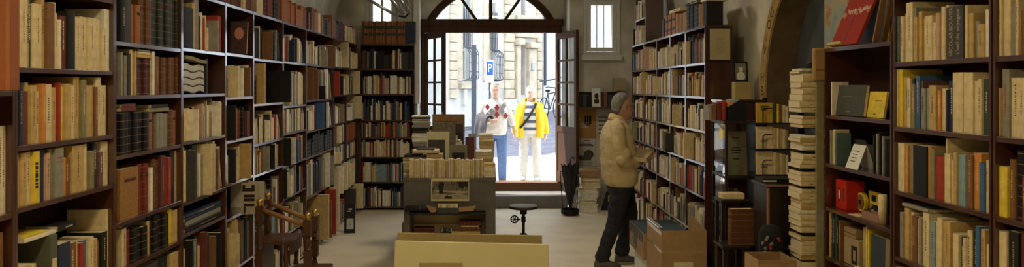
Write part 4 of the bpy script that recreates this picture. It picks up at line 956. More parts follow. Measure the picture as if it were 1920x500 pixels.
# ---- umbrella and its stand
UY = 11.0; ux = xpx(1069, UY)
us = thing('umbrella_stand', 'round black iron umbrella stand on the floor right of the doorway', 'umbrella stand', (ux, UY, 0))
MB().lathe([(.125, .02), (.13, .03), (.13, .085), (.122, .085), (.12, .035), (.02, .032)], 28).build('drip_tray', steel, us, smooth=False)
for k in range(3): a = 2*PI*k/3; MB().ball((.09*math.cos(a), .09*math.sin(a), .012), .012).build('foot', steel, us)
MB().tube([(-.1, .07, .05), (-.13, .075, .60)], .006, 6).tube([(.1, .07, .05), (.13, .075, .60)], .006, 6).tube([(.15*math.cos(2*PI*k/16), .15*math.sin(2*PI*k/16), .60) for k in range(17)], .006, 6, caps=False).build('stand_rail', steel, us)
um = thing('umbrella', 'closed black umbrella with a hooked handle standing in the iron tray', 'umbrella', (ux + .0, UY, .037))
top = zpx(312, UY) - .037
vs, fs, n, k_ = [], [], 24, 0; lv = [(.012, .02), (.03, .12), (.062, .30), (.085, .48), (.098, top - .10), (.112, top)]
for r0, z in lv:
    for j in range(n): q = 1 + .16 * (1 if j % 3 == 0 else -.6) * min(1, z / .3); vs.append((r0*q*math.cos(2*PI*j/n), r0*q*math.sin(2*PI*j/n), z + (.045*(j % 3 == 0) + .02*math.sin(j*2.1) if z > top - .01 else 0)))
for i in range(len(lv)-1): fs += [(i*n+j, i*n+(j+1)%n, (i+1)*n+(j+1)%n, (i+1)*n+j) for j in range(n)]
fs += [tuple(reversed(range(n)))]
MB().add(vs, fs).build('canopy', mat('black_umbrella_cloth', (.02,.02,.024), .6, .3, 12), um)
hk = [(0,0,.0), (0,0,top + .05), (.0,0,top + .09), (.012,0,top + .125), (.04,0,top + .135), (.058,0,top + .105)]
MB().tube(hk, .009, 8).build('handle', BM['d'], um, smooth=True)

# ---- right of the door: dark shelf with books, posters, magazine stacks
PY = 11.62
hs = thing('wall_shelf', 'dark wooden wall shelf holding a few books right of the doorway', 'wall shelf', ((xpx(1083, PY) + xpx(1156, PY))/2, 11.60, zpx(200, 11.6)))
w = (xpx(1156, PY) - xpx(1083, PY)) / 2
box('board', wood, -w, w, -.16, .14, -.03, 0, hs); box('shelf_back', black, -w, w, .125, .14, .0005, .22, hs)
shx = (xpx(1083, PY) + xpx(1156, PY))/2; shz = zpx(200, 11.6)
for k, (x0, x1, y0, c, lab) in enumerate([(1085, 1092, 177, 'k', 'black book at the left end of the dark wall shelf'), (1093, 1101, 178, 'd', 'charcoal book second from left on the dark wall shelf'), (1102, 1110, 179, 'k', 'black book third from left on the dark wall shelf'), (1126, 1131, 174, 'm', 'maroon book right of the portrait book, dark wall shelf'), (1132, 1139, 173, 'n', 'brown book right of the maroon one, dark wall shelf'), (1140, 1148, 178, 'd', 'charcoal book behind the man\'s head on the wall shelf')]):
    X0, X1 = xpx(x0, 11.5), xpx(x1, 11.5); book(X1 - X0 - .001, zpx(y0, 11.5) - shz, .14, c, Matrix.Translation(((X0+X1)/2, 11.5, shz + .0008)) @ Matrix.Rotation(PI/2, 4, 'Z'), lab, (x1-x0)*24)
pb = thing('portrait_book', 'white book with a dark portrait cover, face out on the dark wall shelf', 'book', (xpx(1118, 11.46), 11.452, shz + .001), rot=(-.1, 0, 0), group='shelved books')
hgt = zpx(165, 11.46) - shz
box('cover', white_p, -.062, .062, 0, .02, 0, hgt, pb); MB().ball((.005, -.001, hgt*.58), (.03, .0006, .045)).box(-.03, .04, -.0014, -.0002, .05, hgt*.4).build('cover_portrait', ink, pb)
tc = thing('cream_carton', 'small cream cardboard carton standing on top of the dark wall shelf', 'carton', (xpx(1163, 11.45), 11.56, shz + .0005))
box('carton_body', mat('cream_carton', (.36,.29,.17), .8, .1, 10), -.085, .09, -.08, .08, zpx(170, 11.48) - shz, zpx(146, 11.48) - shz, tc, bevel=.003)
box('carton_base', mat('brown_wrap', (.20,.14,.08), .8, .1, 10), -.04, .04, -.05, .05, 0, zpx(170, 11.48) - shz - .0005, tc)
hs_r = box('shelf_extension', wood, w + .0005, w + .20, -.16, .14, -.03, 0, hs)
def poster(name, label, x0, x1, y0, y1, m, art):
    o = thing(name, label, 'poster', (xpx((x0+x1)/2, 11.735), 11.735, zpx(y1, 11.735))); w = (x1-x0)*11.735/F/2; h = (y1-y0)*11.735/F
    box('sheet', m, -w, w, 0, .003, 0, h, o); art(o, w, h); return o
def art_a(o, w, h):
    m = MB()
    for x, s in ((-.03, .9), (.0, 1.1), (.03, 1), (.05, .8)): m.ball((x + .01, -.001, h*.62 + .05*s), (.01, .0006, .014)).box(x, x + .02, -.0012, -.0002, h*.62 - .09*s, h*.62 + .04*s)
    m.build('poster_figures', ink, o)
    l = MB()
    for k in range(5): l.box(-w*.75, w*(.1 + .15*(k % 3)), -.0012, -.0002, h*(.34 + .045*k), h*(.355 + .045*k))
    l.build('poster_lettering', BM['w'], o)
def art_b(o, w, h):
    m = MB(); m.ball((.03, -.001, h*.42), (.075, .0006, .07)).box(-w*.9, w*.5, -.0012, -.0002, h*.2, h*.38); m.build('poster_picture', dk_pr, o)
    l = MB().box(-w*.3, w*.3, -.0012, -.0002, h*.90, h*.93)
    for k in range(3): l.box(-w*.8, w*(.8 - .2*k), -.0012, -.0002, h*(.72 + .05*k), h*(.745 + .05*k))
    l.build('poster_lettering', ink, o); q = MB()
    for k in range(5): q.box(-w*.8, w*.6, -.0012, -.0002, h*(.03 + .03*k), h*(.038 + .03*k))
    q.build('poster_small_print', BM['d'], o)
def art_c(o, w, h):
    m = MB(); m.box(-w*.3, w*.9, -.0012, -.0002, h*.03, h*.27); m.build('poster_picture', dk_pr, o)
    l = MB()
    for k in range(6): l.box(-w*.75, w*(.6 - .15*(k % 2)), -.0012, -.0002, h*(.50 + .07*k), h*(.515 + .07*k))
    l.build('poster_lettering', BM['d'], o)
poster('poster', 'orange-brown poster with small black figures pinned right of the doorway', 1083, 1117, 203, 258, mat('orange_poster', (.40,.21,.07), .8, .08, 6), art_a)
poster('poster', 'white poster with a dark portrait photograph below the orange one', 1083, 1117, 259, 311, mat('white_poster', (.50,.48,.42), .8, .08, 6), art_b)
poster('poster', 'pale poster with columns of small lettering behind the man', 1118, 1152, 204, 311, mat('pale_poster', (.52,.49,.42), .8, .08, 6), art_c)
bx = thing('brown_box', 'flat brown cardboard box lying on the tall white magazine stack', 'box', (xpx(1104, 11.3), 11.3, zpx(331, 11.3) + .004))
MB().box(-.155, .155, -.13, .13, 0, .075).build('box_base', card, bx, bevel=.003); box('box_lid', card, -.158, .158, -.133, .133, .0755, .105, bx, bevel=.003)
z = .0008; n = 20; H = zpx(331, 11.3); t = (H - .002) / n - .0006
rm = random.Random(2)
for k in range(n):
    c = 'wwwwwcww'[k % 8] if k < 14 else 'ctwc'[k % 4]
    flat_book(xpx(1101, 11.3) + rm.uniform(-.02, .015) + (.03 if k > 13 else 0), 11.3 + rm.uniform(-.01, .01), z, t, .27 + rm.uniform(-.02, .01), .2, c, rm.uniform(-.04, .04), f'{COL[c][1]} magazine, {"bottom" if k == 0 else "topmost" if k == n-1 else ORD[k+1] + " up"} in the stack by the umbrella', 'white magazine stack by the umbrella')
    z += t + .0006
kb = thing('black_easel_board', 'black display board with a small tan label leaning behind the man\'s legs', 'display board', (xpx(1142, 11.45), 11.40, .004), rot=(-.16, 0, 0))
MB().add([(x, y, z) for y in (0, .015) for x, z in ((-.13, 0), (.14, 0), (.14, .55), (.05, .55))], [(0,1,2,3), (7,6,5,4), (0,4,5,1), (1,5,6,2), (2,6,7,3), (3,7,4,0)]).build('board', black, kb)
box('small_label', card, -.02, .07, -.003, -.0003, .12, .22, kb)

# ---- library steps by the left wall
lf = thing('library_steps', 'dark wooden library steps with turned posts and handrails by the left bookcases', 'library steps', (0, 0, 0))
stw = mat('dark_turned_oak', (.075,.032,.017), .33, .25, 10, stretch=(1,1,.2), coat=.2); rail_m = mat('rubbed_rail_oak', (.26,.125,.05), .35, .2, 12)
Yn, Yf = 5.55, 5.93
pts = dict(rn=(xpx(487, Yn), Yn, zpx(381, Yn)), rf=(xpx(502.5, Yf), Yf, zpx(369, Yf)), fn=(xpx(577, Yn), Yn, zpx(407, Yn)), ff=(xpx(590, Yf), Yf, zpx(400, Yf)))
def post(p, name='post'):
    x, y, zt = p; H = zt; M = Matrix.Translation((x, y, 0)); s = .026
    m = MB(); m.box(-s, s, -s, s, zt - .13, zt - .02, M=M); m.box(-s, s, -s, s, .52, .64, M=M); m.box(-s, s, -s, s, 0, .30, M=M)
    a, b = .64, zt - .13; L = b - a
    m.lathe([(.02, a), (.024, a + L*.08), (.016, a + L*.16), (.028, a + L*.42), (.022, a + L*.7), (.014, a + L*.84), (.024, a + L*.93), (.02, b)], 14, M=M)
    m.lathe([(.02, .30), (.025, .33), (.014, .37), (.027, .45), (.015, .50), (.02, .52)], 14, M=M)
    o = m.build('post', stw, lf)
    MB().lathe([(.012, zt - .0195), (.022, zt - .016), (.012, zt - .008), (.022, zt + .006), (.024, zt + .018), (.016, zt + .030), (.004, zt + .036)], 16, M=M).build('brass_finial', brass, o, smooth=True)
for k in ('rn', 'rf', 'fn', 'ff'): post(pts[k])
for a, b in (('rn', 'fn'), ('rf', 'ff')):
    A, B = Vector(pts[a]), Vector(pts[b]); MB().tube([(A.x + .026, A.y, A.z - .05), (B.x - .026, B.y, B.z - .055)], .017, 12).build('handrail', rail_m, lf, smooth=True)
A, B = Vector(pts['rn']), Vector(pts['rf']); MB().tube([(A.x, A.y + .026, A.z - .06), (B.x, B.y - .026, B.z - .06)], .014, 12).build('back_rail', stw, lf, smooth=True)
xr, xf = pts['rn'][0], pts['fn'][0]
for k in range(3):
    z = .70 - .23 * k; x0 = xr - .03 + .21 * k if k else xr - .03; x1 = x0 + (.26 if k == 0 else .27)
    q = box('tread', stw, x0, x1, Yn + (.0265 if k != 9 else 0), Yf - .0265, z - .025, z, lf, bevel=.004)
    box('riser', stw, x0 + .02, x0 + .035, Yn + .04, Yf - .04, max(z - .23, 0), z - .026, lf); box('apron', stw, x1 - .03, x1 - .015, Yn + .03, Yf - .03, z - .10, z - .0255, lf)
    for y in (Yn + .05, Yf - .05): MB().lathe([(.02, max(0, z - .23 - .0) if k < 2 else 0), (.014, z - .18), (.024, z - .11), (.014, z - .06), (.02, z - .026)], 12, M=Matrix.Translation((x1 - .055, y, 0))).build('baluster', stw, lf)
# ================================================================== right-hand side
# cardboard boxes
def printed(o, w, d, h, z0): pass
KY = 6.2; bx0, bx1 = xpx(1240, KY), xpx(1325, KY)
bodyh, flaph = zpx(472, KY), zpx(432, KY)
bc = thing('cardboard_box', 'big open brown cardboard box with raised flaps at the foot of the right bookcase', 'cardboard box', (bx0, KY, 0))
w = bx1 - bx0; Dp = .57; t = .006
MB().box(0, w, 0, Dp, 0, t).box(0, w, 0, t, t, bodyh).box(0, w, Dp - t, Dp, t, bodyh).box(0, t, t, Dp - t, t, bodyh).box(w - t, w, t, Dp - t, t, bodyh).build('box_body', card, bc)
fh = flaph - bodyh
box('flap', card, 0, w, 0, .004, bodyh + .0005, flaph, bc)
MB().box(0, .004, .005, Dp, bodyh + .0005, flaph).build('flap', card, bc)
MB().add([(w - .004, .005, bodyh + .0005), (w - .004, Dp, bodyh + .0005), (w + .0, Dp, flaph + .045), (w, Dp*.5, flaph + .03), (w + .0, .005, flaph - .005), (w, .005, bodyh + .0005), (w, Dp, bodyh + .0005), (w + .004, Dp, flaph + .045), (w + .004, Dp*.5, flaph + .03), (w + .004, .005, flaph - .005)], [(0,1,2,3,4), (9,8,7,6,5), (0,5,6,1), (1,6,7,2), (2,7,8,3), (3,8,9,4), (4,9,5,0)]).build('flap', card, bc)
tape = mat('glossy_parcel_tape', (.40,.27,.13), .12, .15, 20, coat=.6)
MB().box(.0, w, -.0012, -.0002, bodyh - .012, bodyh + .012).box(-.0012, -.0002, 0, Dp, bodyh - .012, bodyh + .012).box(-.0012, -.0002, .0, Dp, flaph - .04, flaph - .01).build('tape_strip', tape, bc)
box('paper_label', cream_p, w*.28, w*.70, -.0012, -.0002, zpx(500, KY) - .0, zpx(491.5, KY), bc)
wrp = mat('clear_wrap', (.5,.5,.5), .08, .1, 20, coat=1)
MB().box(-.006, .030, .10, Dp - .02, flaph + .0005, flaph + .012).build('plastic_wrap', wrp, bc, bevel=.004)
for k, (x, c, hh) in enumerate(((.06, 'd', .10), (.13, 'k', .09), (.20, 'b', .11), (.27, 'k', .1))):
    M = Matrix.Translation((bx0 + x + .02, KY + .15, .0075)) @ Matrix.Rotation(PI/2, 4, 'Z')
    book(.06, bodyh - .02 + hh*.9, .3, c, M, f'{COL[c][1]} book packed upright in the big open box, {nth(k, 4)}', 20*14, group='books packed in the open box', force=False)
bl_front = mat('blue_printed_card', (.045,.075,.10), .6, .2, 8)
pb2 = thing('white_carton', 'plain pale carton under the blue printed box beside the man\'s feet', 'carton', (1.375, 6.92, 0)); zb = zpx(488, 6.9)
box('carton_body', white_p, .02, .40, 0, .66, 0, zb - .022, pb2, bevel=.003); box('carton_lid', white_p, .015, .405, -.005, .665, zb - .0215, zb - .002, pb2, bevel=.003)
bb_ = thing('printed_box', 'brown carton with blue printing and a blue lid beside the man\'s feet', 'cardboard box', (1.357, 6.93, zb))
bh = zpx(437, 6.93) - zb
box('box_body', card, 0, .42, 0, .72, 0, bh - .002, bb_, bevel=.002)
box('box_lid', bl_front, 0, .42, 0, .72, bh - .0015, bh, bb_)
pm = MB()
for k in range(6): pm.box(-.0012, -.0002, .04 + .11*k, .11 + .11*k, bh*.60, bh*.85)
pm.box(-.0012, -.0002, .06, .66, bh*.86, bh*.95); pm.build('printed_lettering', bl_front, bb_)
oval = MB().ball((-.0006, .40, bh*.5), (.0006, .10, bh*.42), 24, 10); oval.build('printed_emblem', mat('faded_blue_print', (.10,.14,.16), .6, .2, 8), bb_)

# framed print on the bookcase end, and things stacked before it
ey = 6.925 - .004
fp = thing('framed_print', 'cream document in a thin dark frame hanging on the bookcase end panel', 'picture', (xpx(1349, ey), ey, zpx(112, ey)))
w, h = 19 * ey / F, 58 * ey / F
box('frame', BM['k'], -w - .012, w + .012, -.016, 0, -.012, h + .012, fp, bevel=.003); box('document', mat('cream_document', (.44,.37,.22), .8, .06, 6), -w, w, -.0175, -.0163, 0, h, fp)
dl = MB()
for k in range(9): dl.box(-w*(.35 + .15*(k % 2)), w*(.35 + .12*(k % 3)), -.0182, -.0176, h*(.22 + .06*k), h*(.232 + .06*k))
dl.build('document_lettering', BM['g'], fp)
# tall dark glass-fronted display case
GX, GY0, GY1 = xpx(1328, 6.36), 5.90, 6.36
gc = thing('display_case', 'tall dark glazed display case reflecting the bright doorway', 'display case', (GX, GY0, 0), -.066)
gw, gd, gt = .25, GY1 - GY0, zpx(226, 5.95)
ebony = mat('ebonised_wood', (.022,.014,.011), .35, .15, 10)
for x in (0, gw - .022):
    for y in (0, gd - .022): box('corner_post', ebony, x, x + .022, y, y + .022, .0, gt - .0255, gc)
box('case_top', ebony, -.01, gw + .01, -.01, gd + .01, gt - .025, gt, gc, bevel=.003)
box('case_back', ebony, gw - .021, gw - .006, .0225, gd - .0225, .62, gt - .026, gc)
for z in (.60, .885, 1.12): box('case_shelf', ebony, .001, gw - .023, .001, gd - .001, z - .016, z, gc)
box('case_plinth', ebony, .004, gw - .004, .004, gd - .004, 0, .58, gc)
g2 = glass('case_glass', (.80,.82,.82), 1.75)
q = box('side_glass', g2, .006, .010, .0225, gd - .0225, .61, gt - .026, gc); q.rotation_euler = (0, 0, 0)
box('front_glass', g2, .0225, gw - .0225, .006, .010, .61, gt - .026, gc)
nt_ = thing('printed_notice', 'cream printed title page standing inside the dark display case', 'notice', (xpx(1380, 6.0) + .012, 6.02, 1.1215), rot=(-.08, 0, 0))
hN = zpx(246, 6.0) - 1.122; box('sheet', mat('notice_paper', (.50,.44,.28), .8, .05, 8), -.082, .082, 0, .004, 0, hN, nt_)
nl = MB()
for k, (a, z) in enumerate(((.02, .84), (.03, .62), (.04, .56), (.03, .5), (.025, .36), (.01, .2))): nl.box(-a, a, -.0012, -.0002, hN*z, hN*(z + .02))
nl.build('notice_lettering', ink, nt_)
rp = thing('red_booklet', 'dark red booklet with a pale emblem standing in the display case', 'booklet', (xpx(1380, 6.0) + .014, 6.04, .8865), rot=(-.05, 0, 0))
box('cover', mat('dark_red_booklet', (.16,.02,.015), .5, .15, 10), -.08, .08, 0, .012, 0, .21, rp); MB().ball((0, -.0008, .11), (.018, .0006, .022), 10).build('cover_emblem', BM['q'], rp)
wb_ = thing('white_folder', 'cream folder lying on the dark ledge at the foot of the display case', 'folder', (xpx(1374, 5.75), 5.79, zpx(371, 5.8)))
box('folder_body', BM['c'], -.08, .085, -.05, .06, .0, .042, wb_, bevel=.003)
lt = thing('side_table', 'low dark table before the display case carrying a big brown book', 'table', (1.62, 5.52, 0))
tz = zpx(371, 5.8) - .001
# stepped table: low part in front for the brown book, high ledge behind
zb_ = zpx(457, 5.55)
box('table_top', ebony, -.0, .20, -.06, .17, zb_ - .02, zb_ - .001, lt, bevel=.003)
for x in (.03, .17):
    for y in (-.03, .13): box('leg', ebony, x - .018, x + .018, y - .018, y + .018, 0, zb_ - .0205, lt)
box('upper_ledge', ebony, .06, .28, .175, .37, tz - .018, tz, lt, bevel=.002)
for x in (.08, .26):
    for y in (.20, .35): box('leg', ebony, x - .012, x + .012, y - .012, y + .012, 0, tz - .0185, lt)
book(.075, zpx(392, 5.5) - zb_, .17, 'N', Matrix.Translation((xpx(1369, 5.5), 5.53, zb_ + .0004)) @ Matrix.Rotation(.06, 4, 'Z'), 'big brown leather book with raised bands standing on the low table', 50*66, force=True)
# row of books along the display case top
for k, (x0, x1, y0, c, lab) in enumerate([(1329, 1335, 197, 'g', 'grey book at the left end of the display case top'), (1336, 1343, 196, 'n', 'brown book on the display case top'), (1344, 1353, 192, 'm', 'maroon book on the display case top'), (1354, 1362, 190, 'r', 'red book on the display case top')]):
    X0, X1 = xpx(x0, 6.0), xpx(x1, 6.0); book(X1 - X0 - .001, zpx(y0, 6.0) - gt, .15, c, Matrix.Translation(((X0+X1)/2, 6.0, gt + .0008)) @ Matrix.Rotation(PI/2, 4, 'Z'), lab, (x1-x0)*30)
lf2 = thing('sloping_album', 'dark album lying aslant over orange and blue booklets, right of the display case top', 'album', (xpx(1384, 5.95), 6.0, gt + .001))
MB().add([(x, y, z) for y in (-.02, .18) for x, z in ((-.068, 0), (.075, 0), (.075, .115), (.03, .155), (-.068, .10))], [(0,1,2,3,4), (9,8,7,6,5), (0,5,6,1), (1,6,7,2), (2,7,8,3), (3,8,9,4), (4,9,5,0)]).build('album_cover', BM['k'], lf2)
MB().add([(x, y, z) for y in (-.01, .17) for x, z in ((-.066, .105), (-.03, .122), (-.028, .14), (-.06, .15))], [(0,1,2,3), (7,6,5,4), (0,4,5,1), (1,5,6,2), (2,6,7,3), (3,7,4,0)]).build('orange_booklet', BM['o'], lf2)
MB().add([(x, y, z) for y in (-.01, .17) for x, z in ((-.029, .124), (.025, .157), (-.005, .163), (-.028, .152))], [(0,1,2,3), (7,6,5,4), (0,4,5,1), (1,5,6,2), (2,6,7,3), (3,7,4,0)]).build('blue_booklet', BM['l'], lf2)
# cream box and the small portrait photograph on it
sbx = thing('pedestal_cabinet', 'narrow dark wooden cabinet against the wall behind the display case', 'cabinet', (2.02, 6.46, 0)); pz = zpx(186, 6.6)
box('cabinet_body', wood, -.10, .23, .0, .30, 0, pz - .02, sbx); box('cabinet_top', wood, -.11, .24, -.01, .31, pz - .0195, pz - .001, sbx, bevel=.002); box('cabinet_door', wood, -.08, .21, -.016, -.0005, .08, pz - .06, sbx, bevel=.003)
cbx = thing('cream_box', 'tall cream box standing under the small portrait photograph', 'box', (xpx(1390, 6.6), 6.6, pz)); ch = zpx(154, 6.6) - pz
box('box_body', mat('yellow_cream_card', (.48,.37,.14), .75, .08, 8), -.066, .066, -.05, .05, 0, ch, cbx, bevel=.002); box('box_lid', mat('yellow_cream_card', 0), -.067, .067, -.051, .051, ch + .0003, ch + .004, cbx)
ph = thing('portrait_photograph', 'small black-framed photograph of a person in a pale shirt', 'photograph', (xpx(1389, 6.57), 6.56, pz + ch + .005), rot=(-.1, 0, 0)); fw, fh_ = .058, 38 * 6.57 / F
MB().box(-fw, fw, 0, .012, 0, .014).box(-fw, fw, 0, .012, fh_ - .014, fh_).box(-fw, -fw + .012, 0, .012, .014, fh_ - .014).box(fw - .012, fw, 0, .012, .014, fh_ - .014).build('frame', black, ph)
box('photo_paper', mat('grey_photo', (.22,.21,.18), .4, .2, 20), -fw + .012, fw - .012, .004, .010, .014, fh_ - .014, ph)
MB().ball((0, .0035, fh_*.62), (.016, .0006, .021)).build('portrait_face', BM['w'], ph)
MB().ball((0, .0035, fh_*.26), (.036, .0006, .042)).build('portrait_shirt', white_p, ph)

# three-tier rack of displayed books
RY = 5.7; rx = xpx(1443, RY)
rk = thing('book_rack', 'black wire rack with three tiers of displayed books before the painted arch', 'rack', (rx, RY, 0))
MB().lathe([(.095, 0), (.095, .02), (.03, .03)], 24, M=Matrix.Translation((0, .06, 0))).build('rack_base', black, rk); MB().tube([(0, .10, .03), (0, .10, 1.72)], .016, 10).build('rack_post', steel, rk)
tiers = [(231, 192, 'y', 'eyncw'), (278, 237, 'c', 'tctcv'), (326, 283, 'c', 'ctctw')]
for k, (yb, yt, c, sp) in enumerate(tiers):
    z = zpx(yb, RY) + (.005 if k == 0 else 0)
    tr_ = MB().box(-.115, .135, -.035, .12, z - .012, z - .001).build('tier_shelf', black, rk)
    hp = MB(); hp.tube([(-.06, -.033, z), (-.06, -.033, z + .09), (-.045, -.033, z + .105), (.005, -.033, z + .105)], .004, 6); hp.build('wire_hook', steel, rk)
    X0, X1 = xpx(1417, RY), xpx(1447, RY)
    fo = thing('book', ['yellow book with a dark lettered cover, face out on the top rack tier', 'cream book facing out on the middle tier of the wire rack', 'cream book facing out on the lowest tier of the wire rack'][k], 'book', ((X0 + X1)/2, RY - .02, z), rot=(-.04, 0, 0), group='shelved books')
    hf = zpx(yt, RY) - z; wf = (X1 - X0)/2
    MB().box(-wf, wf, 0, .002, 0, hf).box(-wf, wf, .018, .020, 0, hf).box(-wf, -wf + .002, .002, .018, 0, hf).build('cover', mat('ochre_cover', (.52,.34,.05), .6, .1, 10) if k == 0 else BM[c], fo); box('page_block', paper, -wf + .0025, wf - .002, .0022, .0178, .002, hf - .002, fo)
    cl = MB()
    for q in range(3): cl.box(-wf*.5, wf*(.3 + .1*q), -.0012, -.0002, hf*(.62 + .09*q) if k == 0 else hf*(.3 + .06*q), hf*(.66 + .09*q) if k == 0 else hf*(.32 + .06*q))
    cl.build('cover_lettering', ink, fo)
    r = xpx(1448, RY)
    for q, cc in enumerate(sp):
        t = .0215; book(t - .001, (zpx(yt + 2 + q, RY) - z) * (1 if q < 4 else .96), .12, cc, Matrix.Translation((r + t/2, RY - .03, z + .0006)) @ Matrix.Rotation(PI/2, 4, 'Z'), f'{COL[cc][1]} book, {nth(q, 5)} of the spines on the {["top", "middle", "lowest"][k]} rack tier', 6*38, group='spines on the wire rack'); r += t
# dark desk with a pale worn edge, a flowery cloth bag below
dk = thing('writing_desk', 'dark wooden desk with a pale worn edge below the wire rack', 'desk', (1.945, 5.17, 0)); dz = zpx(344, 5.2)
w = .115
worn = mat('worn_pinkish_edge', (.30,.15,.11), .5, .2, 20)
MB().box(-w + .016, w, 0, .02, .35, dz - .02).box(-w, w, .02, .27, dz - .42, dz - .02).build('desk_body', ebony, dk)
box('desk_top', ebony, -w - .01, w + .03, -.012, .285, dz - .0195, dz, dk, bevel=.003); MB().box(-w - .012, w + .02, -.016, -.0125, dz - .012, dz - .002).box(-w + .002, -w + .014, -.004, .019, dz - .40, dz - .022).build('edge_moulding', worn, dk)
for x in (-w + .03, w - .03): box('leg', ebony, x - .02, x + .02, .22, .26, 0, dz - .4205, dk); 
for x in (-w + .025, w - .02): box('leg', ebony, x - .018, x + .018, .0205, .055, 0, dz - .4205, dk)
lp = thing('document_case', 'slim black case lying on the desk behind the rack', 'case', (1.935, 5.28, dz + .001)); box('case_body', black, -.11, .10, -.05, .12, 0, .028, lp, bevel=.004); MB().box(-.11, -.02, -.0525, -.0505, .008, .018).build('case_edge', BM['w'], lp)
fb = thing('flowery_bag', 'dark cloth bag with pale flowers sitting under the desk', 'bag', (xpx(1445, 5.05), 5.05, 0))
flo = mat('dark_cloth', (.012,.012,.014), .9, .3, 18)
zf = zpx(420, 5.1)
MB().lathe([(.02, .0), (.075, .0), (.085, .1), (.082, zf*.6), (.075, zf - .04), (.05, zf), (.02, zf + .005)], 20, M=Matrix.Diagonal((1, .8, 1, 1))).build('bag_body', flo, fb, smooth=True)
rf_ = random.Random(8); fl_ = MB()
for k in range(46):
    a = rf_.uniform(-2.7, -.4); z = rf_.uniform(zf*.45, zf*.93); rr = .0865 if z < zf*.6 else .0845 - .008*(z/zf - .6)/.35
    fl_.ball((rr*math.cos(a), .8*rr*math.sin(a) - .001, z), (.011, .004, .012), 6, 4, mi=k % 3)
fl_.build('flower_print', [BM['g'], BM['r'], BM['l']], fb)
lowb = thing('open_carton', 'low brown carton on the floor below the desk, near the book tower', 'carton', (xpx(1452, 4.75), 4.70, 0)); zl = zpx(488, 4.7)
w = .115; MB().box(-w, w, 0, .25, 0, .006).box(-w, w, 0, .006, .006, zl).box(-w, w, .244, .25, .006, zl).box(-w, -w + .006, .006, .244, .006, zl).box(w - .006, w, .006, .244, .006, zl).build('carton_body', card, lowb)
MB().box(-w, w, -.0015, -.0003, zl - .05, zl - .02).build('tape_strip', tape, lowb)

# ---- tower of books on a slim upright shelf
TY = 4.95; tx = xpx(1517, TY)
tw = thing('tower_shelf', 'slim upright metal tower shelf carrying a column of flat books', 'tower shelf', (tx, TY, 0))
MB().box(-.12, .15, -.095, .15, 0, .025).build('tower_base', black, tw, bevel=.004); box('tower_spine', black, -.02, .02, .125, .14, .0255, 1.90, tw)
groups = [(500, 437, 4, 'ctcc', 0), (436, 350, 8, 'cctctwcc', 0), (348, 320, 3, 'tct', 0), (318, 284, 4, 'ctcc', 0), (282, 245, 4, 'tccn', 0), (237, 212, 3, 'cwt', 0), (210, 183, 2, 'cc', 0), (181, 170, 1, 't', 0), (168, 148, 2, 'tc', 0)]
rt = random.Random(21); cnt = 0
lv = [(.03, 488, 9), (488, 440, 5), (437, 351, 8), (349, 319, 3), (316, 285, 3), (282, 250, 4), (240, 213, 3), (211, 134, 6)]
tot = []
for yb, yt, n in lv:
    z0 = yb if yb == .03 else zpx(yb, TY - .1); z1 = zpx(yt, TY - .1) - .012
    if yb != .03: box('tower_tongue', black, -.085, .085, -.09, .124, z0 - .003, z0 - .0005, tw)
    wsum = [rt.uniform(.7, 1.3) for _ in range(n)]; z = z0 + .0004
    for q in range(n): tot.append((z, (z1 - z0) * wsum[q] / sum(wsum), rt.choice('cccctcwtc'))); z = z0 + .0004 + (z1 - z0) * sum(wsum[:q+1]) / sum(wsum)
N_ = len(tot)
for k, (z, t, c) in enumerate(tot):
    i = N_ - k
    pos = 'topmost' if i == 1 else ('lowest' if k == 0 else (f'{ORD[i]} from the top' if i <= 24 else f'{ORD[k+1]} from the floor'))
    flat_book(tx + rt.uniform(-.008, .008), TY + .0, z + .0006, t - .0012, .185 * rt.uniform(.9, 1.02), .20, c, rt.uniform(-.05, .05), f'{COL[c][1]} book lying {pos} in the tall book tower', 'books in the tower', force=True)
ztop = max(z + t for z, t, c in tot)
for k, (t, a, c, lab) in enumerate(((.014, .18, 'g', 'grey booklet lying on top of the book tower, lower one'), (.016, .15, 'w', 'off-white booklet lying on top of the book tower, upper one'))):
    flat_book(tx - .005, TY, ztop + .001 + .0146*k, t, a, .14, c, .06, lab, 'booklets crowning the tower', force=True)
kx = thing('ink_bottle', 'little dark bottle standing on the very top of the book tower', 'bottle', (tx, TY - .02, ztop + .034)); MB().lathe([(.03, 0), (.033, .004), (.033, .02), (.015, .026), (.014, .034)], 16).build('bottle_body', black, kx); MB().lathe([(.017, .0345), (.017, .043)], 16).build('cap', BM['n'], kx)

# ---- display unit A with its ornaments
AZ = [1.63, 1.335, 1.068, .77, .42, .06]
bookcase(NR, -4.80, -3.995, AZ, 2.035, .245, 'low mahogany display unit with booklets and boxes, between tower and cream paperbacks')
def NP(x, inset): Y = F * (2.05 + inset) / (x - VX); return Y       # depth along the near right wall
AD = 2.05
def on_a(x, z, inset=.10): return Vector((AD + inset, NP(x, inset), z + .001))
rotA = PI/2 * 0
def board_on(name, label, cat, xl, xr, yt, z, m, inset=.06, t=.012, lean=.12, tilt=0, rough=None, inset_r=None):
    """a cover facing the shop, leaning back against the unit; xl/xr its edges in the photograph"""
    Yl, Yr = NP(xl, inset), NP(xr, inset); ym = (Yl + Yr)/2; w = abs(Yl - Yr)/2
    o = thing(name, label, cat, (AD + inset, ym, z + .001), rot=(lean, 0, -PI/2)); h = (zpx(yt, ym) - z) / math.cos(lean)
    o.rotation_euler = (Matrix.Rotation(-PI/2, 4, 'Z') @ Matrix.Rotation(tilt, 4, 'Y') @ Matrix.Rotation(-lean, 4, 'X')).to_euler()
    return o, w, h
def plain_cover(o, w, h, t, m, line=None):
    MB().box(-w, w, 0, .002, 0, h).box(-w, w, t - .002, t, 0, h).box(-w, -w + .002, .002, t - .002, 0, h).build('cover', m, o); box('page_block', paper, -w + .0022, w - .002, .0022, t - .0022, .002, h - .002, o)
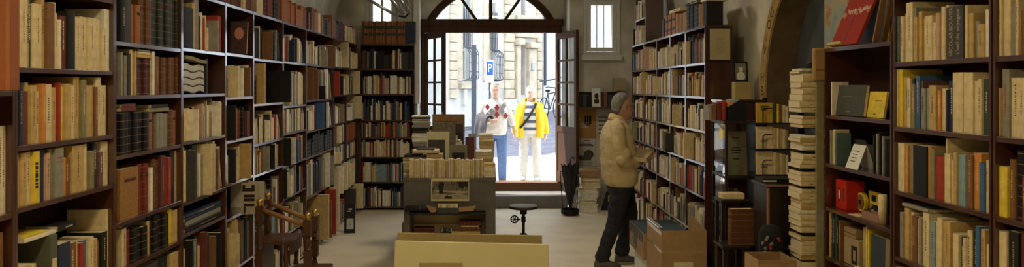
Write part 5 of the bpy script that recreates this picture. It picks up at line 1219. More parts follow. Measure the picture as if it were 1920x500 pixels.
o, w, h = board_on('grey_booklet', 'dark grey booklet facing out beside the yellow one', 'booklet', 1563, 1618, 160, AZ[0] + .002, BM['d'], .03); plain_cover(o, w, h, .02, mat('slate_cover', (.065,.068,.06), .6, .1, 12))
MB().box(-w*.5, w*.1, -.0012, -.0002, h*.62, h*.635).box(-w*.15, w*.1, -.0012, -.0002, h*.12, h*.15).build('cover_lettering', BM['g'], o)
o.location.z += .001
yb_, w, h = board_on('yellow_booklet', 'bright yellow booklet leaning face out beside the slate one', 'booklet', 1621, 1656, 172, AZ[0] + .002, BM['y'], .05, lean=.15); plain_cover(yb_, w, h, .012, BM['y'])
MB().box(-w*.1, w*.6, -.0012, -.0002, h*.63, h*.66).box(-w*.1, w*.15, -.0012, -.0002, h*.12, h*.15).build('cover_lettering', ink, yb_)
row = []
book(.012, .20, .10, 'w', Run('right', 2.05).place(-NP(1559, .008), .008, AZ[0] + .001), 'off-white book spine left of the slate booklet, display unit', 5*54, force=True)
# second shelf: folders and a tent card
o, w, h = board_on('dark_folder', 'charcoal folder facing out behind the white tent card', 'folder', 1586, 1636, 262, AZ[1] + .002, BM['d'], .112); MB().prism([(-w, 0), (w, 0), (w, h*.86), (w*.35, h*.86), (w*.2, h), (-w*.8, h), (-w, h*.9)], 0, .01, M=Matrix(((1,0,0,0),(0,0,1,0),(0,1,0,0),(0,0,0,1)))).build('folder_front', BM['d'], o)
tcard = thing('tent_card', 'small white tent card with printed lines on the display unit', 'card', on_a(1596, AZ[1], .002), rot=(0, 0, -PI/2)); w, hN = .075, .135
MB().add([(-w, 0, 0), (w, 0, 0), (w, .05, hN), (-w, .05, hN), (-w, .002, 0), (w, .002, 0), (w, .052, hN), (-w, .052, hN)], [(0,1,2,3), (7,6,5,4), (0,4,5,1), (1,5,6,2), (2,6,7,3), (3,7,4,0)]).build('card_front', white_p, tcard)
MB().add([(-w, .10, 0), (w, .10, 0), (w, .0525, hN), (-w, .0525, hN), (-w, .102, 0), (w, .102, 0), (w, .0545, hN), (-w, .0545, hN)], [(0,1,2,3), (7,6,5,4), (0,4,5,1), (1,5,6,2), (2,6,7,3), (3,7,4,0)]).build('card_back', white_p, tcard)
lm = MB()
for k in range(4):
    u0, u1 = .30 + .14*k, .33 + .14*k; lm.add([(-w*.6, .05*u0 - .0006, hN*u0), (w*(.2 + .12*(k % 2)), .05*u0 - .0006, hN*u0), (w*(.2 + .12*(k % 2)), .05*u1 - .0006, hN*u1), (-w*.6, .05*u1 - .0006, hN*u1)], [(0,1,2,3)])
lm.build('card_lettering', ink, tcard)
for k, (x, c, h) in enumerate(((1557, 'g', .205), (1560, 'v', .20), (1563, 'c', .21), (1566, 's', .19), (1638, 'k', .20), (1643, 'g', .21), (1649, 'k', .22), (1654, 'g', .20), (1658, 'd', .19))):
    book(.018, h, .09 if k < 4 else .14, c, NR.place(-NP(x, .008 if k < 4 else .05), .008 if k < 4 else .05, AZ[1] + .0008, 0), f'{COL[c][1]} booklet spine, {nth(k, 9)} on the display unit\'s tent-card shelf', 5*50, force=False)
# third shelf: red box with an oval hole, yellow and black camera things, pinkish tray
rb = thing('red_box', 'bright red box with an oval window on the display unit', 'box', on_a(1569, AZ[2], .05) , rot=(0, 0, -PI/2))
red_m = mat('bright_red_card', (.50,.025,.015), .45, .08, 10); wR, hR = .07, zpx(340, 4.62) - AZ[2]
yR = NP(1567, .05); rb.location.y = yR - wR
MB().box(-wR, wR, 0, .11, 0, hR).build('box_body', red_m, rb, bevel=.003)
MB().ball((-.02, -.0005, hR*.5), (.020, .0008, .042), 20, 10).build('oval_window', black, rb); MB().ball((-.02, -.0016, hR*.5), (.011, .0006, .030), 20, 10).build('window_card', white_p, rb); box('side_slot', BM['m'], .025, .045, -.0012, -.0002, hR*.3, hR*.75, rb)
disc = thing('film_reel', 'dark round reel with a yellow rim beside the red box', 'reel', on_a(1617, AZ[2], .13) + Vector((0, 0, .058)), rot=(0, PI/2, 0)); MB().lathe([(.055, -.01), (.055, .01)], 28).build('reel_rim', BM['y'], disc); MB().lathe([(.044, -.0125), (.044, -.0105)], 28).build('reel_disc', BM['n'], disc); MB().lathe([(.012, -.016), (.012, -.0127)], 16).build('reel_hub', black, disc)
yc = thing('yellow_toy_letter', 'yellow and black cut-out shape leaning on the display unit\'s back', 'cut-out', on_a(1638, AZ[2], .15), rot=(0, 0, -PI/2))
MB().box(-.06, .07, 0, .02, .055, .13).box(-.06, -.035, 0, .02, 0, .0545).box(.045, .07, 0, .02, 0, .0545).build('shape_front', BM['y'], yc, bevel=.003); MB().box(-.02, .03, -.002, -.0003, .075, .11).build('shape_opening', black, yc)
kn = thing('dark_folding_tool', 'dark folded tool with a glinting clip lying behind the pink tray', 'tool', on_a(1637, AZ[2], .09), rot=(0, 0, -PI/2)); MB().prism([(-.06, 0), (.06, 0), (.06, .05), (.0, .07), (-.05, .04)], 0, .02, M=Matrix(((1,0,0,0),(0,0,1,0),(0,1,0,0),(0,0,0,1)))).build('tool_body', black, kn); MB().ball((0, -.004, .04), (.014, .003, .01)).build('clip', chrome, kn)
pt = thing('pink_tray', 'low pinkish card tray at the front of the display unit shelf', 'tray', on_a(1632, AZ[2], .025), rot=(0, 0, -PI/2)); pk = mat('pinkish_card', (.30,.16,.12), .7, .08, 10)
MB().box(-.10, .085, 0, .004, .004, .045).box(-.10, .085, .05, .054, .004, .045).box(-.10, -.096, .004, .05, .004, .045).box(.081, .085, .004, .05, .004, .045).box(-.10, .085, 0, .054, 0, .0035).build('tray_body', pk, pt)
lp2 = thing('paper_slip', 'cream paper slip lying flat before the red box', 'paper', on_a(1602, AZ[2], .015), rot=(0, 0, -PI/2 + .1)); MB().box(-.07, .05, 0, .06, 0, .0015).box(-.06, .04, .004, .055, .0016, .003).build('slip', BM['c'], lp2)
cr_ = thing('cream_roll', 'rolled cream paper standing at the near end of the red box shelf', 'paper roll', on_a(1655, AZ[2], .05)); MB().lathe([(.022, 0), (.022, .155), (.016, .156)], 18).build('roll', BM['c'], cr_, smooth=True)
# fourth shelf: wrapped parcels, dark blue binder
for k, (x0, x1, yt, z, ins, c, lab) in enumerate([(1582, 1610, 446, AZ[3], .03, 'c', 'cream wrapped parcel with a dark frame on it, lower display unit shelf'), (1582, 1604, 428, None, .03, 't', 'tan parcel lying on the cream wrapped one, lower display unit shelf')]):
    Y0, Y1 = NP(x0, ins), NP(x1, ins)
    if z is None: z = zprev + .001
    o = thing('parcel', lab, 'parcel', (AD + ins, (Y0+Y1)/2, z + .001), rot=(0, 0, -PI/2)); w = abs(Y0-Y1)/2; h = zpx(yt, (Y0+Y1)/2) - z; zprev = z + h
    box('parcel_body', [mat('parcel_paper_cream', (.33,.25,.14), .8, .12, 8), mat('parcel_paper_tan', (.28,.20,.10), .8, .12, 8)][k], -w, w, 0, .15, 0, h - .001, o, bevel=.004)
    if k == 0: MB().box(w*.1, w*.8, -.0035, -.0003, h*.1, h*.22).box(w*.1, w*.8, -.0035, -.0003, h*.62, h*.75).box(w*.1, w*.25, -.0035, -.0003, h*.22, h*.62).box(w*.65, w*.8, -.0035, -.0003, h*.22, h*.62).build('frame_outline', ink, o)
    else: MB().box(-w, w, -.0015, -.0003, h*.4, h*.55).build('string_band', BM['n'], o)
o, w, h = board_on('blue_binder', 'dark blue binder facing out at the near end of the low shelf', 'binder', 1632, 1658, 443, AZ[3], BM['u'], .03, lean=.02); plain_cover(o, w, h, .03, mat('slate_blue_binder', (.035,.05,.075), .6, .12, 12))
for k, (x, c, h) in enumerate(((1556, 't', .31), (1559.5, 'd', .29), (1563, 'k', .28), (1566.5, 'e', .27), (1570, 'k', .26), (1573.5, 'n', .24), (1619, 't', .24), (1624, 'c', .25), (1628, 'y', .24))):
    book(.018, min(h, .27), .15, c, NR.place(-NP(x, .012 if k < 6 else .05), .012 if k < 6 else .05, AZ[3] + .0008), f'{COL[c][1]} book, {nth(k, 9)} on the parcel shelf of the display unit', 5*70)
tn = thing('cream_notepad', 'cream notepad lying before the blue binder, lowest visible display shelf', 'notepad', on_a(1612, AZ[3], .008), rot=(0, 0, -PI/2)); box('pad', BM['w'], -.06, .05, -.003, .018, 0, .02, tn)
# on top of the unit
tz_ = 2.036
rbd = thing('red_board', 'tall red board with cream script leaning on the display unit top', 'board', (AD + .004, 0, tz_ + .004))
xb0, xb1 = NP(1556, .004), NP(1605, .004); wR = abs(xb0 - xb1)/2
rbd.location.y = (xb0 + xb1)/2
rbd.rotation_euler = (Matrix.Rotation(-PI/2, 4, 'Z') @ Matrix.Rotation(-.40, 4, 'X')).to_euler()
rbd.location.z += .006; hB = .36
box('board', mat('deep_red_board', (.30,.028,.018), .85, .1, 10), -wR, wR, 0, .018, 0, hB, rbd, bevel=.002); box('centre_fold', BM['m'], -.003, .003, -.0015, -.0002, .02, hB*.62, rbd)
sc_ = MB(); rq = random.Random(3)
for k in range(34): x = -wR*.92 + 1.84*wR*k/33; sc_.ball((x, -.0008, hB*.58 + rq.uniform(-.02, .02)), (.007, .0006, rq.uniform(.006, .018)), 6, 4)
sc_.build('cream_script', BM['q'], rbd)
tz2 = box('board_rest', BM['t'], -wR, .0, -.02, -.002, 0, .016, rbd)
cv = thing('painted_canvas', 'pale blue abstract painting with a thin pale frame behind the red board', 'painting', (AD + .20, (NP(1548, .20) + NP(1588, .20))/2, tz_ + .002), rot=(0, 0, -PI/2)); w = abs(NP(1548, .20) - NP(1588, .20))/2; h = .62
cvm = bpy.data.materials.new('abstract_canvas'); nt, N, L, p = nodes(cvm); tcn = N.new('ShaderNodeTexCoord'); nz = N.new('ShaderNodeTexNoise'); nz.inputs['Scale'].default_value = 7; nz.inputs['Distortion'].default_value = .8
cr = N.new('ShaderNodeValToRGB'); L.new(tcn.outputs['Object'], nz.inputs[0]); L.new(nz.outputs['Fac'], cr.inputs[0]); L.new(cr.outputs[0], p.inputs['Base Color']); p.inputs['Roughness'].default_value = .7
for pos, c in ((.0, (.10,.16,.19,1)), (.45, (.24,.29,.27,1)), (.57, (.36,.30,.14,1)), (.66, (.30,.12,.08,1)), (1, (.40,.42,.38,1))):
    e = cr.color_ramp.elements.new(pos) if pos not in (0, 1) else cr.color_ramp.elements[0 if pos == 0 else -1]; e.position = pos; e.color = c
box('canvas', cvm, -w, w, 0, .018, .008, h, cv); MB().box(-w - .006, w + .006, -.004, .02, 0, .0075).box(-w - .006, -w - .0005, -.004, .02, .008, h).box(w + .0005, w + .006, -.004, .02, .008, h).build('thin_frame', BM['w'], cv)
tri = thing('blue_card', 'pale blue card leaning behind the red board on the display unit', 'card', (AD + .165, NP(1640, .165), tz_ + .002), rot=(0, 0, -PI/2)); MB().prism([(-.20, 0), (.11, 0), (.16, .42), (-.06, .42)], 0, .006, M=Matrix(((1,0,0,0),(0,0,1,0),(0,1,0,0),(0,0,0,1)))).build('card_sheet', mat('dusty_blue_card', (.15,.20,.24), .7, .1, 8), tri)
yel = thing('ochre_panel', 'ochre patterned panel leaning behind the blue card', 'panel', (AD + .178, NP(1648, .178), tz_ + .002), rot=(0, 0, -PI/2)); MB().prism([(-.10, 0), (.11, 0), (.11, .5), (-.10, .5)], 0, .008, M=Matrix(((1,0,0,0),(0,0,1,0),(0,1,0,0),(0,0,0,1)))).build('panel_sheet', mat('ochre_panel_paint', (.30,.21,.05), .7, .4, 30), yel)
for k in range(3):
    o = thing('wooden_batten', ['tan wooden slat leaning nearest on the display unit top', 'brown wooden slat leaning between two others on the display unit', 'tan wooden slat leaning farthest on the display unit top'][k], 'slat', (AD + .02 + .035*k, NP(1640, .03) - .02*k, tz_ + .0045), rot=(0, 0, -PI/2))
    o.rotation_euler = (Matrix.Rotation(-PI/2, 4, 'Z') @ Matrix.Rotation(.38, 4, 'Y')).to_euler(); box('slat', BM['n'] if k == 1 else mat('tan_slat_wood', (.25,.14,.06), .6, .2, 10), -.012, .0, 0, .03, 0, .44 - .01*k, o, bevel=.002)
# tan folder on the end of the unit, with the narrow board below it
pk_ = thing('tan_package', 'tan padded package hanging on the end of the display unit', 'package', (AD + .0, 4.803, zpx(151, 4.82)))
h = zpx(90, 4.82) - pk_.location.z
MB().box(-.065, .015, .0, .035, 0, h).build('package_body', mat('tan_padded_paper', (.36,.22,.08), .75, .15, 8), pk_, bevel=.012); MB().box(-.05, .0, -.0008, -.0002, h*.3, h*.34).build('package_band', BM['n'], pk_)
eb = thing('end_board', 'narrow olive board leaning on the end of the display unit', 'board', (AD - .03, 4.812, .001)); MB().box(-.012, .03, 0, .02, 0, zpx(153, 4.83)).build('board', BM['v'], eb); MB().box(-.012, .03, -.0012, -.0002, .9, 1.05).build('board_label', BM['g'], eb)

# ---- far left edge: orange box file
of = thing('orange_box', 'terracotta-orange box jutting from the shelf at the far left edge', 'box', (LR.front, 0, LS[0][1] + .001))
y0 = F * 1.86 / (VX - 18); y1 = F * 1.86 / (VX - 37)
org = mat('terracotta_card', (.36,.125,.05), .65, .1, 8)
box('box_body', org, -.18, .09, y0 - .02, y1, 0, .42, of, bevel=.003); box('shaded_face', mat('terracotta_shade', (.26,.085,.035), .7, .1, 8), .0902, .0912, y0 + .004, y1 - .004, .004, .416, of)  # darker copy of the card on one face: light and shade put into colour

# ---- steel tubes hanging near the vault, left of the door
ti = thing('spot_rail', 'bundle of grey steel lamp tubes hanging below the vault by the door', 'lamp rail', (0, 0, 0))
A = (W(655, -22, 9.6), W(749, 33, 9.6)); B_ = (W(738, -20, 9.5), W(768, 24, 9.5)); Cc = (W(716, -24, 9.55), W(758, 28, 9.55))
for k, (a, b, r) in enumerate(((A[0], A[1], .018), (B_[0], B_[1], .022), (Cc[0], Cc[1], .026), (W(704, -30, 9.7), W(750, 12, 9.7), .022), (W(756, -20, 9.45), W(767, 10, 9.45), .016))):
    MB().tube([a, b], r, 12).build('steel_tube', chrome, ti, smooth=True)
MB().tube([W(748, 30, 9.55), W(760, 32, 9.55), W(768, 24, 9.5)], .012, 8).tube([W(716, -24, 9.55), W(716, -60, 9.55), W(716, -330, 9.55)], .012, 8).build('hanger', steel, ti)
# ================================================================== people
skin = mat('skin', (.46,.26,.17), .55, .08, 12); skin_d = mat('skin_interior', (.50,.29,.20), .55, .1, 12)
def spline(pts, rad, n=5):
    """Catmull-Rom through joints with radii (a across, b along up)"""
    P = [Vector(p) for p in pts]; R = [r if isinstance(r, (tuple, list)) else (r, r) for r in rad]; op, orr = [], []
    for i in range(len(P) - 1):
        p0, p1, p2, p3 = P[max(i-1, 0)], P[i], P[i+1], P[min(i+2, len(P)-1)]
        for k in range(n):
            t = k / n
            op.append(.5*((2*p1) + (-p0 + p2)*t + (2*p0 - 5*p1 + 4*p2 - p3)*t*t + (-p0 + 3*p1 - 3*p2 + p3)*t**3)); s = t*t*(3 - 2*t)
            orr.append((R[i][0]*(1-s) + R[i+1][0]*s, R[i][1]*(1-s) + R[i+1][1]*s))
    return op + [P[-1]], orr + [R[-1]]
def limb(m, pts, rad, up=None, n=14, M=None):
    p, r = spline(pts, rad); m.tube(p, r, n, up=up, M=M)
    for q, s in ((p[0], r[0]), (p[-1], r[-1])): m.ball(q, min(s) * .98, 12, 8, M=M)
def rings(m, rows, n=20, M=None, power=2.3):
    """stack of (z, back x, front x, half width[, y shift]) rounded rings"""
    vs, fs = [], []
    for row in rows:
        z, xb, xf, hw = row[:4]; ys = row[4] if len(row) > 4 else 0; c, a = (xb + xf)/2, (xf - xb)/2
        for j in range(n):
            t = 2*PI*j/n; cx, sx = math.cos(t), math.sin(t); e = 2/power
            vs.append((c + a*math.copysign(abs(cx)**e, cx), ys + hw*math.copysign(abs(sx)**e, sx), z))
    k = len(rows)
    for i in range(k - 1): fs += [(i*n + j, i*n + (j+1) % n, (i+1)*n + (j+1) % n, (i+1)*n + j) for j in range(n)]
    fs += [tuple(reversed(range(n))), tuple(range((k-1)*n, k*n))]
    m.add(vs, fs, M=M)
HEAD = [(-.035, -.062, .022, .052), (-.012, -.06, .05, .052), (.0, -.062, .082, .040), (.012, -.066, .090, .050), (.03, -.074, .091, .058), (.05, -.082, .091, .063), (.07, -.09, .089, .067), (.09, -.096, .087, .070), (.112, -.1, .082, .072), (.135, -.102, .089, .073), (.165, -.1, .083, .073), (.195, -.09, .066, .065), (.217, -.07, .044, .050), (.232, -.04, .015, .026), (.236, -.02, .0, .01)]
def head(m, M):
    rings(m, HEAD, M=M, power=2.15)
    m.add([(.078, -.017, .070), (.078, .017, .070), (.082, .010, .122), (.082, -.010, .122), (.116, -.008, .078), (.116, .008, .078), (.094, .005, .120), (.094, -.005, .120)], [(0,3,2,1), (4,5,6,7), (0,1,5,4), (1,2,6,5), (2,3,7,6), (3,0,4,7)], M=M)      # nose
    m.ball((.107, 0, .078), (.011, .013, .009), M=M)
    m.tube([(.082, -.04, .134), (.092, -.02, .137), (.093, 0, .134), (.092, .02, .137), (.082, .04, .134)], .009, 8, M=M)           # brow
    m.tube([(.078, -.026, .041), (.089, -.010, .045), (.091, 0, .043), (.089, .010, .045), (.078, .026, .041)], .0065, 8, M=M)      # lips
    m.ball((.080, 0, .008), (.014, .022, .014), M=M)                                                                                 # chin
    for s in (-1, 1): m.ball((-.008, s*.076, .098), (.020, .008, .032), M=M)                                                        # ears
def hair(name, m, M, par, recede=.0, full=1.0):
    o = MB(); q = .0055 * full
    rows = [(.045, -.085-q, -.055, .055+q), (.07, -.095-q, -.035, .066+q), (.10, -.103-q, -.018, .0715+q), (.13, -.106-q, .010-recede, .0735+q), (.155, -.105-q, .028-recede, .0735+q), (.178, -.100-q, .058-recede, .071+q), (.20, -.092-q, .060-recede, .063+q), (.222, -.07-q, .042-recede*.5, .048+q*.8), (.2385, -.045, .016, .026), (.2425, -.025, .0, .01)]
    rings(o, rows, M=M, power=2.15)
    return o.build(name, m, par, smooth=True)
def face_bits(par, M, col):
    e = MB()
    for s in (-1, 1): e.ball((.079, s*.030, .113), (.008, .012, .007), M=M)
    e.build('eyes', white_p, par); e = MB()
    for s in (-1, 1): e.ball((.0855, s*.030, .113), (.003, .006, .0062), M=M)
    e.build('pupils', ink, par)
    b = MB()
    for s in (-1, 1): b.tube([(.086, s*.046, .134), (.096, s*.032, .142), (.098, s*.014, .139)], .0045, 6, M=M)
    b.build('eyebrows', col, par)
def hand(m, wrist, palm_dir, normal, side, size=1.0, curl=.5):
    """palm, four unequal bent fingers and a side thumb; palm_dir wrist->knuckles, normal out of the back of the hand"""
    d = Vector(palm_dir).normalized(); nn = Vector(normal); nn = (nn - d*nn.dot(d)).normalized(); s = d.cross(nn).normalized() * side; w = Vector(wrist)
    kn = w + d*.085*size
    m.tube([w - d*.01, w + d*.03*size, w + d*.06*size, kn], [(.016*size, .024*size), (.016*size, .034*size), (.015*size, .040*size), (.011*size, .040*size)], 12, up=nn)
    for k, l in enumerate((.070, .078, .073, .058)):
        off = s * (.030 - .020*k)*size; p0 = kn + off - d*.012*size; a = curl * .7; p1 = p0 + (d*math.cos(a) - nn*math.sin(a))*(l*.46*size + .012); a2 = curl*1.7; p2 = p1 + (d*math.cos(a2) - nn*math.sin(a2))*l*.34*size; a3 = curl*2.4; p3 = p2 + (d*math.cos(a3) - nn*math.sin(a3))*l*.24*size
        m.tube([p0, p1, p2, p3], [.0092*size, .0086*size, .0078*size, .0064*size], 8); m.ball(p3, .0062*size, 8, 6); m.ball(p1, .0086*size, 8, 6)
    t0 = w + d*.025*size + s*.026*size; t1 = t0 + (d*.6 + s*.7 - nn*.2).normalized()*.036*size; t2 = t1 + (d*.85 + s*.25 - nn*.4).normalized()*.030*size
    m.tube([t0, t1, t2], [.0125*size, .0105*size, .008*size], 8); m.ball(t2, .008*size, 8, 6); m.ball(t1, .0105*size, 8, 6)
def shoe(par, ank, yaw, m, sole, L=.27, pitch=0):
    M = Matrix.Translation(ank) @ Matrix.Rotation(yaw, 4, 'Z') @ Matrix.Rotation(pitch, 4, 'Y')
    o = MB(); rings(o, [(.026, -.068, .195*L/.27, .044), (.045, -.07, .198*L/.27, .045), (.06, -.068, .17*L/.27, .042), (.075, -.062, .10, .038), (.10, -.056, .055, .036), (.115, -.052, .048, .036)], M=M @ Matrix.Translation((0, 0, -.09)), power=2.4)
    u = o.build('shoe', m, par, smooth=True)
    s = MB(); rings(s, [(.0, -.070, .20*L/.27, .046), (.024, -.074, .204*L/.27, .048)], M=M @ Matrix.Translation((0, 0, -.09)), power=2.5); s.build('shoe_sole', sole, u)
    l = MB()
    for k in range(4): l.tube([(.05 + .022*k, -.022, .083 - .009*k), (.055 + .022*k, 0, .092 - .010*k), (.05 + .022*k, .022, .083 - .009*k)], .0032, 6, M=M @ Matrix.Translation((0, 0, -.09)))
    l.build('shoe_lace', BM['g'], u)

# ---------------- the man at the shelves: profile to the right, book in his hands
MX, MY = 1.27, 7.86
man = thing('person', 'grey-haired man in a beige jacket and dark jeans holding a book at the shelves', 'person', (MX, MY, 0), math.radians(8))
def S(x, y, dy=0): return Vector(((x - 1157)/186.6, dy, EYE - (y - VY)/186.6))
hipR, knR, anR = S(1160, 350, -.09), S(1147, 413, -.10), S(1121, 481, -.10)
hipL, knL, anL = S(1174, 350, .09), S(1188, 408, .10), S(1170, 480, .09)
sR, eR, wR_ = S(1149, 233, -.165), S(1153, 292, -.255), S(1190, 302, -.17)
sL, eL, wL_ = S(1158, 233, .165), S(1166, 290, .24), S(1200, 299, .06)
HM = Matrix.Translation(S(1167.5, 221)) @ Matrix.Rotation(math.radians(4), 4, 'Z') @ Matrix.Rotation(math.radians(4), 4, 'Y') @ Matrix.Scale(1.06, 4)
b = MB(); head(b, HM)
limb(b, [S(1157, 240), S(1160, 226), S(1165, 212)], [.066, .060, .058])
rings(b, [(.80, -.06, .14, .14), (1.0, -.08, .14, .15), (1.2, -.11, .12, .16), (1.34, -.10, .09, .15), (1.43, -.07, .05, .09)])
for sh, el, wr, nd, sd_ in ((sR, eR, wR_, Vector((.9, .25, .12)), 1), (sL, eL, wL_, Vector((.9, -.45, .1)), -1)):
    limb(b, [sh - Vector((0, 0, .02)), el, wr], [.040, .038, .028])
    hand(b, wr + (wr - el).normalized()*.01, nd, Vector((0, -.15 if sd_ > 0 else .15, -1)), sd_, 1.05, .55)
for hp, k, a in ((hipR, knR, anR), (hipL, knL, anL)): limb(b, [hp, k, a, a - Vector((0, 0, .05))], [.075, .05, .036, .03])
fuse(b.build('body', skin_d, man), .0062, 2)
grey_hair = mat('grey_hair', (.21,.20,.185), .8, .6, 60, bump=.5); hair('hair', grey_hair, HM, man, .01, 1.25); face_bits(man, HM, grey_hair)
gl = MB()
for s in (-1, 1): gl.tube([(.098 - .004, s*.032 + .022*math.cos(2*PI*k/14), .112 + .018*math.sin(2*PI*k/14)) for k in range(15)], .0018, 5, M=HM, caps=False).tube([(.094, s*.054, .116), (.06, s*.074, .116), (-.01, s*.080, .114)], .0018, 5, M=HM)
gl.tube([(.094, -.012, .116), (.097, 0, .120), (.094, .012, .116)], .0018, 5, M=HM).build('spectacles', steel, man)
shirt_m = mat('dark_slate_shirt', (.035,.036,.036), .85, .2, 14)
s = MB(); rings(s, [(.93, -.07, .175, .135, .0), (1.0, -.08, .183, .14), (1.1, -.1, .175, .145), (1.22, -.11, .160, .15), (1.34, -.1, .135, .145), (1.43, -.08, .105, .10), (1.48, -.055, .080, .075)]); fuse(s.build('shirt', shirt_m, man), .012, 2)
jk = mat('beige_jacket_cloth', (.56,.45,.25), .8, .12, 7, bump=.35)
j = MB()
for sgn in (-1, 1):                              # two front halves leave the shirt open between them
    rings(j, [(.835, -.105, .172, .092, sgn*.105), (.86, -.12, .185, .098, sgn*.106), (.93, -.128, .183, .10, sgn*.108), (1.05, -.140, .172, .102, sgn*.11), (1.18, -.148, .158, .098, sgn*.106), (1.30, -.145, .138, .095, sgn*.102), (1.39, -.122, .108, .085, sgn*.090), (1.44, -.092, .075, .065, sgn*.070), (1.485, -.066, .055, .040, sgn*.050)])
rings(j, [(.84, -.11, .07, .19), (1.0, -.135, .05, .20), (1.2, -.15, .04, .195), (1.34, -.138, .03, .18), (1.43, -.10, .02, .12), (1.5, -.07, .0, .07)])
limb(j, [sR + Vector((0, .05, .0)), sR + Vector((0, -.01, -.05)), eR, wR_ - Vector((.03, 0, 0))], [.066, .073, .063, .047]); limb(j, [sL - Vector((0, .05, 0)), sL + Vector((0, .01, -.05)), eL, wL_ - Vector((.03, 0, 0))], [.066, .073, .063, .047])
# creases at the elbow and cuff
for (c, r) in ((eR + Vector((.03, -.012, .045)), .058), (eR + Vector((-.012, -.01, -.012)), .060)): j.ball(c, r)
jo = crumple(fuse(j.build('jacket', jk, man), .0085, 2), .0065, (8, 6, 15), 3.1)
c = MB(); c.tube([Vector((.085, -.075, 1.42)), Vector((.02, -.088, 1.475)), Vector((-.055, -.06, 1.50)), Vector((-.075, 0, 1.51)), Vector((-.055, .06, 1.50)), Vector((.02, .088, 1.475)), Vector((.085, .075, 1.42))], [(.026, .010), (.034, .012), (.036, .012), (.036, .012), (.036, .012), (.034, .012), (.026, .010)], 10, up=(0, 0, 1)); c.build('jacket_collar', jk, jo, smooth=True)
w_ = MB(); rings(w_, [(.815, -.105, .176, .196), (.845, -.112, .182, .202), (.858, -.11, .18, .2)], n=28); w_.build('jacket_waistband', jk, jo, smooth=True)
MB().tube([wR_ - Vector((.045, .0, 0)), wR_ - Vector((.005, .0, 0))], [.054, .046], 16).tube([wL_ - Vector((.045, 0, 0)), wL_ - Vector((.005, 0, 0))], [.054, .046], 16).build('jacket_cuff', jk, jo, smooth=True)
MB().box(-.03, .045, -.2145, -.2085, 1.12, 1.135).build('pocket_welt', mat('beige_seam', (.30,.22,.10), .8, .1, 10), jo, rot=(0, 0, 0))
jn = mat('dark_indigo_denim', (.020,.022,.030), .85, .25, 20, bump=.2)
t = MB(); rings(t, [(.74, -.10, .16, .165), (.83, -.095, .165, .175), (.93, -.085, .15, .165)])
limb(t, [hipR, hipR*.5 + knR*.5, knR, knR*.5 + anR*.5, anR + Vector((.0, 0, .02))], [.105, .095, .078, .070, .062]); limb(t, [hipL, hipL*.5 + knL*.5, knL, knL*.5 + anL*.5, anL + Vector((0, 0, .02))], [.105, .095, .080, .070, .062])
for a, k in ((anR, knR), (anL, knL)):
    for q in (.06, .10, .15): t.ball(a.lerp(k, q/.4*.5) + Vector((.012, 0, 0)), .066)
crumple(fuse(t.build('jeans', jn, man), .009, 2), .009, (7, 7, 17), 1.7)
sh_m = mat('grey_trainer', (.10,.095,.085), .7, .2, 20); sol = mat('pale_sole', (.25,.24,.22), .7, .1, 20)
shoe(man, Vector((anR.x, anR.y, .092)), -.15, sh_m, sol); shoe(man, Vector((anL.x, anL.y, .092)), .1, sh_m, sol)
# the book in his hands: own thing
hb = thing('held_book', 'thick pale book held level in the man\'s hands', 'book', tuple(W(1196, 290, 7.74)), rot=(math.radians(20), math.radians(4), math.radians(-34)), group='shelved books')
pale_cov = mat('buff_book_cover', (.36,.29,.15), .65, .12, 12)
MB().box(-.135, .135, -.10, .10, -.026, -.022).box(-.135, .135, -.10, .10, .022, .026).box(-.135, -.131, -.10, .10, -.022, .022).build('cover', pale_cov, hb, bevel=.0015); box('page_block', paper, -.1305, .130, -.097, .097, -.0215, .0215, hb)

